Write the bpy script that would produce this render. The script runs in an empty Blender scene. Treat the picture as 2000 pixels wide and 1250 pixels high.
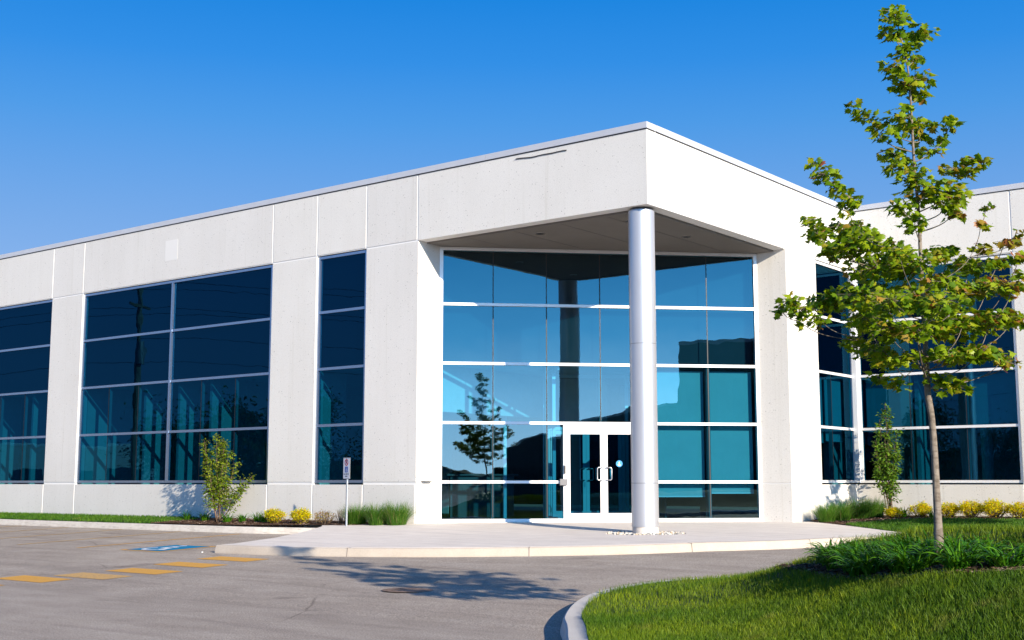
import bpy, bmesh, math, random
import numpy as np
from mathutils import Vector, Matrix
from mathutils.geometry import delaunay_2d_cdt
R = math.radians
random.seed(7); rng = np.random.default_rng(11)
S = bpy.context.scene
COL = S.collection

# ------------------------------------------------------------------ camera
EYE = np.array([0, 0, .91]); FPX = 2440.
PIT = math.atan(318/2440.); YAW = R(38)
VW = np.array([-math.sin(YAW), math.cos(YAW), 0]); RT = np.array([math.cos(YAW), math.sin(YAW), 0]); UP = np.array([0, 0, 1.])
FW = VW*math.cos(PIT)+UP*math.sin(PIT); UU = -VW*math.sin(PIT)+UP*math.cos(PIT)
def ray(px, py): return FW+RT*(px-1000)/FPX+UU*(625-py)/FPX
def at_depth(px, py, dep):          # a point of the place from where it is seen and how far away it stands
    d = ray(px, py); return EYE+d*(dep/(d@VW))
def on_z(px, py, z):
    d = ray(px, py); return EYE+d*((z-EYE[2])/d[2])
cam = bpy.data.cameras.new('camera'); co = bpy.data.objects.new('camera', cam); COL.objects.link(co)
co.location = EYE; co.rotation_euler = (R(90)+PIT, 0, YAW)
cam.lens = 36*FPX/2000; cam.sensor_width = 36; cam.clip_start = .1; cam.clip_end = 3000
S.camera = co

# ------------------------------------------------------------------ mesh builder
class MB:
    def __init__(s): s.v = []; s.f = []; s.smooth = False
    def add(s, vs, fs):
        n = len(s.v); s.v += [tuple(float(c) for c in p) for p in vs]; s.f += [tuple(i+n for i in f) for f in fs]; return s
    def box(s, x0, x1, y0, y1, z0, z1, M=None):
        x0, x1 = sorted((x0, x1)); y0, y1 = sorted((y0, y1)); z0, z1 = sorted((z0, z1))
        p = [(x, y, z) for z in (z0, z1) for x, y in ((x0, y0), (x1, y0), (x1, y1), (x0, y1))]
        if M is not None: p = [M @ Vector(q) for q in p]
        return s.add(p, [(3, 2, 1, 0), (4, 5, 6, 7), (0, 1, 5, 4), (1, 2, 6, 5), (2, 3, 7, 6), (3, 0, 4, 7)])
    def prism(s, pts, z0, z1, M=None):
        n = len(pts); a = sum(pts[i][0]*pts[(i+1) % n][1]-pts[(i+1) % n][0]*pts[i][1] for i in range(n))
        if a < 0: pts = pts[::-1]
        p = [(x, y, z0) for x, y in pts]+[(x, y, z1) for x, y in pts]
        if M is not None: p = [M @ Vector(q) for q in p]
        return s.add(p, [tuple(range(n))[::-1], tuple(range(n, 2*n))]+[(i, (i+1) % n, n+(i+1) % n, n+i) for i in range(n)])
    def tube(s, pts, rad, n=8, caps=True):
        pts = [Vector(p) for p in pts]; k = len(pts)
        if not hasattr(rad, '__len__'): rad = [rad]*k
        ring = []; prev = None
        for i, p in enumerate(pts):
            t = (pts[min(i+1, k-1)]-pts[max(i-1, 0)]).normalized()
            if prev is None: a = t.orthogonal().normalized()
            else:
                a = prev-t*prev.dot(t); a = a.normalized() if a.length > 1e-6 else t.orthogonal().normalized()
            prev = a; b = t.cross(a)
            ring += [p+(a*math.cos(2*math.pi*j/n)+b*math.sin(2*math.pi*j/n))*rad[i] for j in range(n)]
        fs = [(i*n+j, i*n+(j+1) % n, (i+1)*n+(j+1) % n, (i+1)*n+j) for i in range(k-1) for j in range(n)]
        if caps: fs += [tuple(range(n))[::-1], tuple((k-1)*n+j for j in range(n))]
        return s.add(ring, fs)
    def cyl(s, x, y, z0, z1, r, n=24, r1=None):
        return s.tube([(x, y, z0), (x, y, z1)], [r, r if r1 is None else r1], n)
def finish(o, parent):
    COL.objects.link(o)
    if parent is not None: o.parent = parent; 
    return o
def obj(name, mb, mat, parent=None, smooth=False, loc=(0, 0, 0), bevel=0):
    me = bpy.data.meshes.new(name)
    me.from_pydata([tuple(p) for p in mb.v], [], mb.f)
    me.materials.append(mat)
    if smooth: me.shade_smooth() if hasattr(me, 'shade_smooth') else None
    o = bpy.data.objects.new(name, me); o.location = loc
    finish(o, parent)
    if bevel:
        m = o.modifiers.new('bevel', 'BEVEL'); m.width = bevel; m.segments = 2; m.limit_method = 'ANGLE'
    return o
def npmesh(name, V, F, mat, parent=None, smooth=False):   # V (n,3); F list of int arrays (m,k)
    me = bpy.data.meshes.new(name); V = np.asarray(V, dtype=np.float32)
    me.vertices.add(len(V)); me.vertices.foreach_set('co', V.ravel())
    loops = np.concatenate([f.ravel() for f in F]).astype(np.int32)
    tot = np.concatenate([np.full(len(f), f.shape[1]) for f in F]).astype(np.int32)
    st = np.concatenate([[0], np.cumsum(tot)[:-1]]).astype(np.int32)
    me.loops.add(len(loops)); me.loops.foreach_set('vertex_index', loops)
    me.polygons.add(len(tot)); me.polygons.foreach_set('loop_start', st); me.polygons.foreach_set('loop_total', tot)
    me.update(calc_edges=True); me.validate()
    me.materials.append(mat)
    if smooth: me.shade_smooth()
    o = bpy.data.objects.new(name, me); return finish(o, parent)
def empty(name, loc=(0, 0, 0)):
    o = bpy.data.objects.new(name, None); o.location = loc; o.empty_display_size = .2; COL.objects.link(o); return o
def tag(o, label=None, cat=None, group=None, kind=None):
    for k, v in (('label', label), ('category', cat), ('group', group), ('kind', kind)):
        if v: o[k] = v
    return o
def copy_tree(o, parent=None):
    c = o.copy(); COL.objects.link(c); c.parent = parent
    for ch in list(o.children): copy_tree(ch, c)
    return c

# ------------------------------------------------------------------ materials
def newmat(name):
    m = bpy.data.materials.new(name); m.use_nodes = True; nt = m.node_tree; nt.nodes.clear()
    out = nt.nodes.new('ShaderNodeOutputMaterial'); return m, nt, out
def N(nt, typ, **kw):
    n = nt.nodes.new(typ)
    for k, v in kw.items():
        if k in n.inputs.keys() if hasattr(n.inputs, 'keys') else False: n.inputs[k].default_value = v
        else: setattr(n, k, v)
    return n
def c4(c): return (c[0], c[1], c[2], 1)
def ramp(nt, src, stops):
    r = nt.nodes.new('ShaderNodeValToRGB'); e = r.color_ramp.elements
    while len(e) < len(stops): e.new(.5)
    for i, (p, c) in enumerate(stops): e[i].position = p; e[i].color = c4(c)
    nt.links.new(src, r.inputs['Fac']); return r.outputs['Color']
def noise(nt, vec, scale, detail=4, rough=.55, dist=0):
    n = nt.nodes.new('ShaderNodeTexNoise'); n.inputs['Scale'].default_value = scale; n.inputs['Detail'].default_value = detail
    n.inputs['Roughness'].default_value = rough; n.inputs['Distortion'].default_value = dist
    nt.links.new(vec, n.inputs['Vector']); return n.outputs['Fac']
def mix(nt, fac, a, b, mode='MIX'):
    n = nt.nodes.new('ShaderNodeMix'); n.data_type = 'RGBA'; n.blend_type = mode
    for sock, v in ((n.inputs[0], fac), (n.inputs[6], a), (n.inputs[7], b)):
        if isinstance(v, (int, float)): sock.default_value = v
        elif isinstance(v, tuple): sock.default_value = c4(v)
        else: nt.links.new(v, sock)
    return n.outputs[2]
def coords(nt, scale=(1, 1, 1), obj_=True, rot=0):
    t = nt.nodes.new('ShaderNodeTexCoord'); mp = nt.nodes.new('ShaderNodeMapping'); mp.inputs['Scale'].default_value = scale
    mp.inputs['Rotation'].default_value = (0, 0, rot)
    nt.links.new(t.outputs['Object'], mp.inputs['Vector']); return mp.outputs['Vector']
def bumpn(nt, h, strength, dist=.01):
    b = nt.nodes.new('ShaderNodeBump'); b.inputs['Strength'].default_value = strength; b.inputs['Distance'].default_value = dist
    nt.links.new(h, b.inputs['Height']); return b.outputs['Normal']
def princ(nt, out, col, rough=.7, metal=0, spec=.5, normal=None):
    p = nt.nodes.new('ShaderNodeBsdfPrincipled')
    for s, v in (('Base Color', col), ('Roughness', rough), ('Metallic', metal), ('Specular IOR Level', spec)):
        if isinstance(v, (int, float)): p.inputs[s].default_value = v
        elif isinstance(v, tuple): p.inputs[s].default_value = c4(v)
        else: nt.links.new(v, p.inputs[s])
    if normal is not None: nt.links.new(normal, p.inputs['Normal'])
    nt.links.new(p.outputs[0], out.inputs['Surface']); return p
def plain(name, col, rough=.6, metal=0, spec=.5, var=.08, vs=3):
    m, nt, out = newmat(name); v = coords(nt)
    a = noise(nt, v, vs, 5)
    c = ramp(nt, a, [(.3, tuple(x*(1-var) for x in col)), (.7, tuple(min(1, x*(1+var)) for x in col))])
    princ(nt, out, c, rough, metal, spec); return m

def m_precast():
    m, nt, out = newmat('precast_concrete'); v = coords(nt)
    big = noise(nt, v, .6, 5); fine = noise(nt, v, 55, 3, .7)
    base = ramp(nt, big, [(.3, (.70, .68, .645)), (.7, (.735, .715, .68))])
    c = mix(nt, ramp(nt, fine, [(.25, (.78, .78, .78)), (.5, (1, 1, 1))]), (0, 0, 0), base)
    vo = nt.nodes.new('ShaderNodeTexVoronoi'); vo.inputs['Scale'].default_value = 16; nt.links.new(v, vo.inputs['Vector'])
    pit = ramp(nt, vo.outputs['Distance'], [(.0, (.10, .09, .08)), (.22, (1, 1, 1))])
    sel = ramp(nt, noise(nt, v, 7, 2), [(.50, (0, 0, 0)), (.60, (1, 1, 1))])
    c = mix(nt, sel, c, mix(nt, 1.0, c, pit, 'MULTIPLY'))
    stv = coords(nt, (1.8, 1.8, .12)); st = ramp(nt, noise(nt, stv, 1.5, 5, .65), [(.35, (.975, .973, .968)), (.6, (1, 1, 1))])
    c = mix(nt, 1.0, c, st, 'MULTIPLY')
    oi = nt.nodes.new('ShaderNodeObjectInfo'); c = mix(nt, 1.0, c, ramp(nt, oi.outputs['Random'], [(0, (.955, .955, .95)), (.5, (.985, .985, .985)), (1, (1.01, 1.01, 1.0))]), 'MULTIPLY')
    sz_ = nt.nodes.new('ShaderNodeSeparateXYZ'); nt.links.new(v, sz_.inputs[0])
    drip = noise(nt, coords(nt, (5, 5, .10)), 1.6, 4, .7)
    band = ramp(nt, sz_.outputs['Z'], [(.0, (0, 0, 0)), (1, (1, 1, 1))])
    c = mix(nt, 1.0, c, ramp(nt, drip, [(.30, (.93, .925, .905)), (.42, (1, 1, 1))]), 'MULTIPLY')
    princ(nt, out, c, .85, 0, .2, bumpn(nt, fine, .35, .008)); return m
def m_asphalt():
    m, nt, out = newmat('asphalt'); v = coords(nt)
    fine = noise(nt, v, 60, 3, .7); mid = noise(nt, v, 1.1, 6, .6); 
    st = noise(nt, coords(nt, (.32, 1.7, 1), rot=R(-38)), 1.0, 6, .62, .6)
    big = noise(nt, v, .22, 3)
    base = ramp(nt, mid, [(.25, (.295, .252, .212)), (.75, (.37, .322, .275))])
    base = mix(nt, 1.0, base, ramp(nt, st, [(.3, (.80, .79, .80)), (.5, (1, 1, 1)), (.72, (1.16, 1.18, 1.2))]), 'MULTIPLY')
    base = mix(nt, 1.0, base, ramp(nt, big, [(.35, (.94, .94, .95)), (.65, (1.05, 1.05, 1.05))]), 'MULTIPLY')
    sp = ramp(nt, fine, [(.3, (.45, .45, .45)), (.5, (1, 1, 1)), (.66, (1.7, 1.66, 1.6))])
    base = mix(nt, 1.0, base, sp, 'MULTIPLY')
    base = mix(nt, 1.0, base, ramp(nt, noise(nt, v, 17, 4, .7), [(.3, (.88, .88, .88)), (.7, (1.1, 1.1, 1.1))]), 'MULTIPLY')
    ns = nt.nodes.new('ShaderNodeTexVoronoi'); ns.inputs['Scale'].default_value = 9; nt.links.new(v, ns.inputs['Vector'])
    base = mix(nt, ramp(nt, ns.outputs['Distance'], [(.035, (1, 1, 1)), (.055, (0, 0, 0))]), base, (.45, .43, .40))
    oil = ramp(nt, noise(nt, v, .9, 3, .5), [(.66, (1, 1, 1)), (.74, (.72, .70, .70))]); base = mix(nt, 1.0, base, oil, 'MULTIPLY')
    cr = nt.nodes.new('ShaderNodeTexVoronoi'); cr.feature = 'DISTANCE_TO_EDGE'; cr.inputs['Scale'].default_value = .22
    wv = nt.nodes.new('ShaderNodeTexNoise'); wv.inputs['Scale'].default_value = 1.4; wv.inputs['Detail'].default_value = 6; nt.links.new(v, wv.inputs['Vector'])
    nt.links.new(mix(nt, .12, v, wv.outputs['Color'], 'ADD'), cr.inputs['Vector'])
    gate = ramp(nt, noise(nt, v, .35, 1), [(.5, (0, 0, 0)), (.56, (1, 1, 1))])
    line = ramp(nt, cr.outputs['Distance'], [(.0, (.55, .53, .52)), (.003, (1, 1, 1))]); base = mix(nt, gate, base, mix(nt, 1.0, base, line, 'MULTIPLY'))
    princ(nt, out, base, .9, 0, .25, bumpn(nt, fine, .6, .008)); return m
def m_concrete(name, a, b, streak=True, rot=0):
    m, nt, out = newmat(name); v = coords(nt)
    f = noise(nt, v, 60, 2); mid = noise(nt, v, 2.2, 6, .65)
    c = ramp(nt, mid, [(.28, a), (.72, b)])
    if streak:
        s = noise(nt, coords(nt, (.25, 3.5, 1), rot=rot), 1.3, 6, .65, .4)
        c = mix(nt, 1.0, c, ramp(nt, s, [(.3, (.86, .86, .87)), (.55, (1, 1, 1)), (.8, (1.05, 1.04, 1.03))]), 'MULTIPLY')
    c = mix(nt, 1.0, c, ramp(nt, f, [(.3, (.88, .88, .88)), (.55, (1, 1, 1))]), 'MULTIPLY')
    princ(nt, out, c, .9, 0, .2, bumpn(nt, f, .25, .004)); return m
def m_kerb():
    m, nt, out = newmat('kerb_concrete'); v = coords(nt)
    c = ramp(nt, noise(nt, v, 4, 6, .7), [(.3, (.50, .455, .40)), (.6, (.62, .58, .52))])
    sm = noise(nt, coords(nt, (1.5, 1.5, 14)), 2.0, 6, .7, .3)
    c = mix(nt, 1.0, c, ramp(nt, sm, [(.36, (.70, .68, .68)), (.46, (1, 1, 1))]), 'MULTIPLY')
    princ(nt, out, c, .9, 0, .2); return m
def m_glass(name, refl, tint, wob=.06, f90=.75, gc=(.6, .9, 1)):
    m, nt, out = newmat(name)
    v = coords(nt); nn = bumpn(nt, noise(nt, v, .9, 2), wob, .02)
    g = nt.nodes.new('ShaderNodeBsdfGlossy'); g.inputs['Roughness'].default_value = 0.0; g.inputs['Color'].default_value = c4(gc)
    nt.links.new(nn, g.inputs['Normal'])
    t = nt.nodes.new('ShaderNodeBsdfTransparent'); t.inputs['Color'].default_value = c4(tint)
    lw = nt.nodes.new('ShaderNodeLayerWeight'); lw.inputs['Blend'].default_value = .25
    mr = nt.nodes.new('ShaderNodeMapRange'); mr.inputs['To Min'].default_value = refl; mr.inputs['To Max'].default_value = f90
    nt.links.new(lw.outputs['Fresnel'], mr.inputs['Value'])
    mx = nt.nodes.new('ShaderNodeMixShader'); nt.links.new(mr.outputs[0], mx.inputs[0])
    nt.links.new(t.outputs[0], mx.inputs[1]); nt.links.new(g.outputs[0], mx.inputs[2]); nt.links.new(mx.outputs[0], out.inputs['Surface'])
    return m
def m_leaf(name, stops, trans=.35, gloss=.35, rough=.45, dark=None):
    m, nt, out = newmat(name)
    ge = nt.nodes.new('ShaderNodeNewGeometry')
    c = ramp(nt, ge.outputs['Random Per Island'], stops)
    p = nt.nodes.new('ShaderNodeBsdfPrincipled'); p.inputs['Roughness'].default_value = rough; p.inputs['Specular IOR Level'].default_value = gloss
    nt.links.new(c, p.inputs['Base Color'])
    t = nt.nodes.new('ShaderNodeBsdfTranslucent'); nt.links.new(mix(nt, 1.0, c, (1.25, 1.2, .5), 'MULTIPLY'), t.inputs['Color'])
    mx = nt.nodes.new('ShaderNodeMixShader'); mx.inputs[0].default_value = trans
    nt.links.new(p.outputs[0], mx.inputs[1]); nt.links.new(t.outputs[0], mx.inputs[2]); nt.links.new(mx.outputs[0], out.inputs['Surface'])
    return m
def m_turf(name, a, b):
    m, nt, out = newmat(name)
    v = coords(nt); ge = nt.nodes.new('ShaderNodeNewGeometry')
    c = mix(nt, ramp(nt, noise(nt, v, .55, 5, .6), [(.38, (0, 0, 0)), (.62, (1, 1, 1))]), a, b)
    c = mix(nt, 1.0, c, ramp(nt, ge.outputs['Random Per Island'], [(0, (.35, .45, .35)), (.6, (1, 1, 1)), (.93, (1.3, 1.2, 1)), (1, (2.6, 1.9, 1.4))]), 'MULTIPLY')
    dry = ramp(nt, noise(nt, v, 1.7, 4, .7), [(.60, (0, 0, 0)), (.72, (.6, .6, .6))]); c = mix(nt, dry, c, (.24, .23, .05))
    p = nt.nodes.new('ShaderNodeBsdfPrincipled'); p.inputs['Roughness'].default_value = .55; p.inputs['Specular IOR Level'].default_value = .25
    nt.links.new(c, p.inputs['Base Color'])
    t = nt.nodes.new('ShaderNodeBsdfTranslucent'); nt.links.new(mix(nt, 1.0, c, (1.3, 1.2, .5), 'MULTIPLY'), t.inputs['Color'])
    mx = nt.nodes.new('ShaderNodeMixShader'); mx.inputs[0].default_value = .3
    nt.links.new(p.outputs[0], mx.inputs[1]); nt.links.new(t.outputs[0], mx.inputs[2]); nt.links.new(mx.outputs[0], out.inputs['Surface'])
    return m
def m_mulch():
    m, nt, out = newmat('mulch'); v = coords(nt)
    vo = nt.nodes.new('ShaderNodeTexVoronoi'); vo.inputs['Scale'].default_value = 38; nt.links.new(v, vo.inputs['Vector'])
    c = ramp(nt, vo.outputs['Color'], [(0, (.035, .018, .012)), (.5, (.11, .062, .042)), (.8, (.18, .11, .075)), (1, (.32, .25, .19))])
    princ(nt, out, c, .95, 0, .1, bumpn(nt, vo.outputs['Distance'], 1.0, .03)); return m
def m_bark(name, a, b, sc=1.):
    m, nt, out = newmat(name); v = coords(nt, (1, 1, .25))
    n1 = noise(nt, v, 30*sc, 6, .65); w = noise(nt, coords(nt, (1, 1, 3)), 9*sc, 4)
    c = ramp(nt, n1, [(.3, a), (.7, b)])
    c = mix(nt, 1.0, c, ramp(nt, w, [(.42, (.7, .68, .66)), (.52, (1, 1, 1))]), 'MULTIPLY')
    princ(nt, out, c, .85, 0, .2, bumpn(nt, n1, .6, .01)); return m
def m_paint(name, col, wear=.5):
    m, nt, out = newmat(name); v = coords(nt)
    w = noise(nt, v, 22, 5, .7); f = noise(nt, v, 120, 2)
    c = mix(nt, ramp(nt, w, [(.50+.16*(1-wear), (0, 0, 0)), (.66+.16*(1-wear), (1, 1, 1))]), col, (.22, .2, .19))
    c = mix(nt, 1.0, c, ramp(nt, f, [(.3, (.75, .75, .75)), (.55, (1, 1, 1))]), 'MULTIPLY')
    princ(nt, out, c, .85, 0, .2); return m

PRECAST = m_precast()
REVEAL = plain('smooth_reveal_paint', (.80, .79, .77), .7, 0, .3, .03)
CAP = plain('parapet_metal', (.62, .62, .64), .45, .25, .5, .03)
ALU = plain('anodised_aluminium', (.40, .46, .56), .30, .9, .5, .04)
WHITE_ALU = plain('white_aluminium_frame', (.80, .80, .81), .4, .15, .5, .02)
SATIN = None
DARKGAP = plain('black_gasket_and_shadow', (.012, .012, .014), .5)  # window gaskets, also the painted shadow line below the parapet cap
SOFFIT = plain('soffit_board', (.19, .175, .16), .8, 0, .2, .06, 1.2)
GLASS_D = m_glass('blue_tinted_glass', .07, (.04, .27, .38), .09, .30, (.08, .50, .88))
GLASS_E = m_glass('entrance_reflective_glass', .095, (.18, .48, .60), .09, .6)
SPANDREL = plain('spandrel_backing', (.003, .010, .03), .6, 0, .3, .03)
SPANDREL_E = plain('entrance_spandrel_backing', (.006, .022, .035), .6, 0, .3, .03)
INWALL = plain('interior_plaster', (.62, .62, .58), .8)
INFLOOR = plain('interior_floor', (.05, .048, .045), .5)
INCEIL = plain('interior_ceiling', (.55, .55, .55), .9)
BLIND = plain('roller_blind_fabric', (.42, .60, .60), .9, 0, .1, .03)
DOOR_ALU = plain('white_door_aluminium', (.82, .82, .83), .4, .1, .5, .02)
STEEL = plain('brushed_steel', (.6, .6, .6), .3, .9, .5, .03)
BLACK = plain('black_plastic', (.02, .02, .022), .4)
GREYP = plain('grey_plastic', (.16, .16, .17), .4)
WPLAST = plain('white_plastic_box', (.8, .8, .78), .5)
GALV = plain('galvanised_post', (.50, .53, .56), .4, .6, .5, .08, 8)
SIGNW = plain('sign_white', (.72, .73, .75), .4, 0, .5, .02)
SIGNR = plain('sign_red', (.55, .02, .03), .4); SIGNB = plain('sign_blue', (.01, .07, .36), .4); SIGNK = plain('sign_black', (.02, .02, .03), .4)
STICK = plain('sticker_blue', (.02, .26, .62), .4); PANELM = plain('access_panel_paint', (.745, .73, .70), .8, 0, .2, .01)
DESKM = plain('desk_laminate', (.10, .10, .10), .6)
POSTM = plain('inner_post_metal', (.30, .32, .33), .5)
WHITEP = plain('sticker_white', (.8, .85, .9), .4)
ASPHALT = m_asphalt()
CONC = m_concrete('broom_concrete', (.70, .635, .575), (.79, .73, .67), True, R(-38))
KERB = m_kerb()
KERB2 = m_concrete('island_kerb_concrete', (.56, .525, .48), (.66, .625, .575), False)
ORANGE = m_paint('orange_road_paint', (.68, .36, .075), .5)
ORANGE_OLD = m_paint('worn_orange_road_paint', (.62, .38, .14), .9)
BLUEP = m_paint('blue_road_paint', (.0, .21, .42), .3); WHITEROAD = m_paint('white_road_paint', (.75, .78, .8), .3)
MULCH = m_mulch()
RUST = m_bark('rusty_iron', (.17, .11, .09), (.32, .24, .20))
BARK = m_bark('maple_bark', (.15, .12, .095), (.29, .25, .21))
TWIG = m_bark('shrub_bark', (.10, .06, .04), (.24, .17, .12))
TURF = m_turf('lawn_grass', (.070, .155, .006), (.175, .255, .010))
TURF2 = m_turf('far_lawn_grass', (.045, .135, .008), (.07, .17, .010))
SOIL = plain('soil_under_grass', (.025, .05, .012), .95)
STONE = m_leaf('river_stone', [(0, (.30, .29, .27)), (.4, (.55, .52, .47)), (.75, (.66, .63, .58)), (.93, (.5, .36, .2)), (1, (.2, .19, .18))], 0, .3, .7)
MAPLE = m_leaf('maple_leaf', [(0, (.07, .16, .005)), (.42, (.17, .28, .007)), (.85, (.32, .41, .010)), (.97, (.34, .30, .02)), (1, (.30, .14, .03))], .42, .35, .42)
MAPLE_R = m_leaf('maple_leaf_bronze', [(0, (.16, .22, .010)), (.4, (.27, .26, .014)), (.75, (.34, .22, .03)), (1, (.34, .10, .045))], .4, .35, .42)
SHRUBL = m_leaf('shrub_leaf', [(0, (.08, .15, .010)), (.6, (.17, .25, .015)), (1, (.27, .30, .02))], .35)
SHRUBD = m_leaf('columnar_leaf', [(0, (.05, .13, .010)), (.6, (.10, .20, .014)), (1, (.18, .28, .02))], .3)
YELLOW = m_leaf('golden_leaf', [(0, (.34, .42, .006)), (.4, (.66, .64, .008)), (.85, (.85, .72, .010)), (1, (.80, .36, .02))], .45)
REDSH = m_leaf('russet_leaf', [(0, (.22, .10, .04)), (.5, (.34, .2, .05)), (.8, (.5, .42, .03)), (1, (.12, .13, .03))], .3)
GRASSB = m_leaf('ornamental_grass_blade', [(0, (.035, .12, .010)), (.6, (.075, .20, .014)), (.93, (.14, .26, .03)), (1, (.42, .34, .15))], .3)
LILY = m_leaf('daylily_leaf', [(0, (.022, .095, .004)), (.6, (.05, .18, .006)), (1, (.13, .29, .010))], .22, .28, .42)
DARKTREE = m_leaf('far_tree_leaf', [(0, (.03, .055, .012)), (.6, (.05, .085, .018)), (1, (.08, .11, .02))], .2)
FARWALL = plain('far_building_wall', (.09, .09, .095), .8); FARGLASS = plain('far_building_glass', (.02, .03, .05), .7, 0, .1)
FARPALE = plain('far_pale_wall', (.50, .48, .46), .8)
def m_satin():
    m, nt, out = newmat('satin_column_metal'); v = coords(nt, (1, 1, .3))
    p = princ(nt, out, ramp(nt, noise(nt, v, 2.5, 3), [(.3, (.58, .58, .60)), (.7, (.63, .63, .65))]), .38, .62)
    return m
SATIN = m_satin()

# ------------------------------------------------------------------ heights of the ground
def asph(x, y): return min(-.28, max(-.60, -.28-.035*(19.6-y)))
def polydist(p, pl):
    p = np.asarray(p, float); best = 1e9
    for a, b in zip(pl[:-1], pl[1:]):
        a = np.asarray(a, float); b = np.asarray(b, float); d = b-a
        t = np.clip(((p-a)@d)/(d@d), 0, 1); q = a+t*d; dd = np.hypot(*(p-q))
        if dd < best: best = dd; bq = q
    return best, bq
def smoothline(pts, n=6, closed=False):
    P = [np.array(p, float) for p in pts]; out = []
    m = len(P)
    rngi = range(m) if closed else range(m-1)
    for i in rngi:
        if closed: p0, p1, p2, p3 = P[i-1], P[i], P[(i+1) % m], P[(i+2) % m]
        else: p0, p1, p2, p3 = P[max(i-1, 0)], P[i], P[i+1], P[min(i+2, m-1)]
        for k in range(n):
            t = k/n; out.append(.5*((2*p1)+(-p0+p2)*t+(2*p0-5*p1+4*p2-p3)*t*t+(-p0+3*p1-3*p2+p3)*t**3))
    if not closed: out.append(P[-1])
    return [tuple(p) for p in out]
def inside(x, y, poly):
    c = False; j = len(poly)-1
    for i in range(len(poly)):
        xi, yi = poly[i]; xj, yj = poly[j]
        if (yi > y) != (yj > y) and x < (xj-xi)*(y-yi)/(yj-yi)+xi: c = not c
        j = i
    return c
def sheet(name, poly, zf, mat, step=.5, holes=(), skirt=0):
    poly = [tuple(p[:2]) for p in poly]
    xs = [p[0] for p in poly]; ys = [p[1] for p in poly]
    pts = [Vector(p) for p in poly]; edges = [(i, (i+1) % len(poly)) for i in range(len(poly))]
    for h in holes:
        n0 = len(pts); pts += [Vector(p) for p in h]; edges += [(n0+i, n0+(i+1) % len(h)) for i in range(len(h))]
    loop = poly+[poly[0]]
    x = min(xs)+step*.5
    while x < max(xs):
        y = min(ys)+step*.5
        while y < max(ys):
            if inside(x, y, poly) and not any(inside(x, y, h) for h in holes) and polydist((x, y), loop)[0] > step*.3 \
               and not any(polydist((x, y), list(h)+[h[0]])[0] < step*.3 for h in holes): pts.append(Vector((x, y)))
            y += step
        x += step
    v, e, f, *_ = delaunay_2d_cdt(pts, edges, [], 0, 1e-5)
    fs = []
    for t in f:
        cx = sum(v[i].x for i in t)/len(t); cy = sum(v[i].y for i in t)/len(t)
        if inside(cx, cy, poly) and not any(inside(cx, cy, h) for h in holes): fs.append(tuple(t))
    mb = MB(); mb.add([(p.x, p.y, zf(p.x, p.y)) for p in v], fs)
    if skirt:
        for lp in [poly]+list(holes):
            n = len(lp)
            vs = [(p[0], p[1], zf(*p)) for p in lp]+[(p[0], p[1], zf(*p)-skirt) for p in lp]
            mb.add(vs, [(i, n+i, n+(i+1) % n, (i+1) % n) for i in range(n)])
    o = obj(name, mb, mat)
    me = o.data; bm = bmesh.new(); bm.from_mesh(me)
    for fc in bm.faces:
        if abs(fc.normal.z) > .5 and fc.normal.z < 0: fc.normal_flip()
    bm.to_mesh(me); bm.free(); return o
def kerb(name, line, side, mat, w=.16, h=.15, ztop=None, closed=False, z_in=None, slope=.03):
    """kerb stone swept along its road-side foot; side=+1 body lies left of travel"""
    P = [np.array(p, float) for p in line]; n = len(P); mb = MB(); rows = []
    for i in range(n):
        a = P[i-1] if (closed or i > 0) else P[i]; b = P[(i+1) % n] if (closed or i < n-1) else P[i]
        t = (b-a)/np.hypot(*(b-a)); nn = np.array([-t[1], t[0]])*side
        z0 = asph(*P[i]); zt = z0+h if ztop is None else ztop(*P[i])
        prof = [(0, z0-.1), (0, z0+.02), (slope, zt-.018), (slope+.02, zt), (w, zt+.002), (w, z0-.1)]
        rows.append([(P[i][0]+nn[0]*d, P[i][1]+nn[1]*d, z) for d, z in prof])
    k = len(rows[0]); vs = [p for r in rows for p in r]; m = n if closed else n-1
    fs = []
    for i in range(m):
        for j in range(k-1):
            q = (i*k+j, ((i+1) % n)*k+j, ((i+1) % n)*k+j+1, i*k+j+1); fs.append(q if side < 0 else q[::-1])
    if not closed: fs += [tuple(range(k)), tuple((n-1)*k+j for j in range(k))[::-1]]
    mb.add(vs, fs); return obj(name, mb, mat)
def offset(line, d):
    P = [np.array(p, float) for p in line]; n = len(P); out = []
    for i in range(n):
        a = P[max(i-1, 0)]; b = P[min(i+1, n-1)]; t = (b-a)/np.hypot(*(b-a)); out.append((P[i][0]-t[1]*d, P[i][1]+t[0]*d))
    return out

# ------------------------------------------------------------------ ground sheets
mb = MB(); mb.box(-900, 900, -900, 900, -1.2, -.70)
tag(obj('ground', mb, SOIL), kind='structure')
mb = MB(); xs = [-90, 45]; yy = [-45, 10.4, 10.46]+[10.5+i*.5 for i in range(19)]+[19.6, 24, 27]
for a, b in zip(yy[:-1], yy[1:]):
    for x0, x1 in ((-90, -13), (-13, 45)):
        if x0 == -90 and a >= 22: continue
        mb.add([(x0, a, asph(0, a)), (x1, a, asph(0, a)), (x1, b, asph(0, b)), (x0, b, asph(0, b))], [(0, 1, 2, 3)])
tag(obj('road', mb, ASPHALT), kind='structure')

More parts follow.
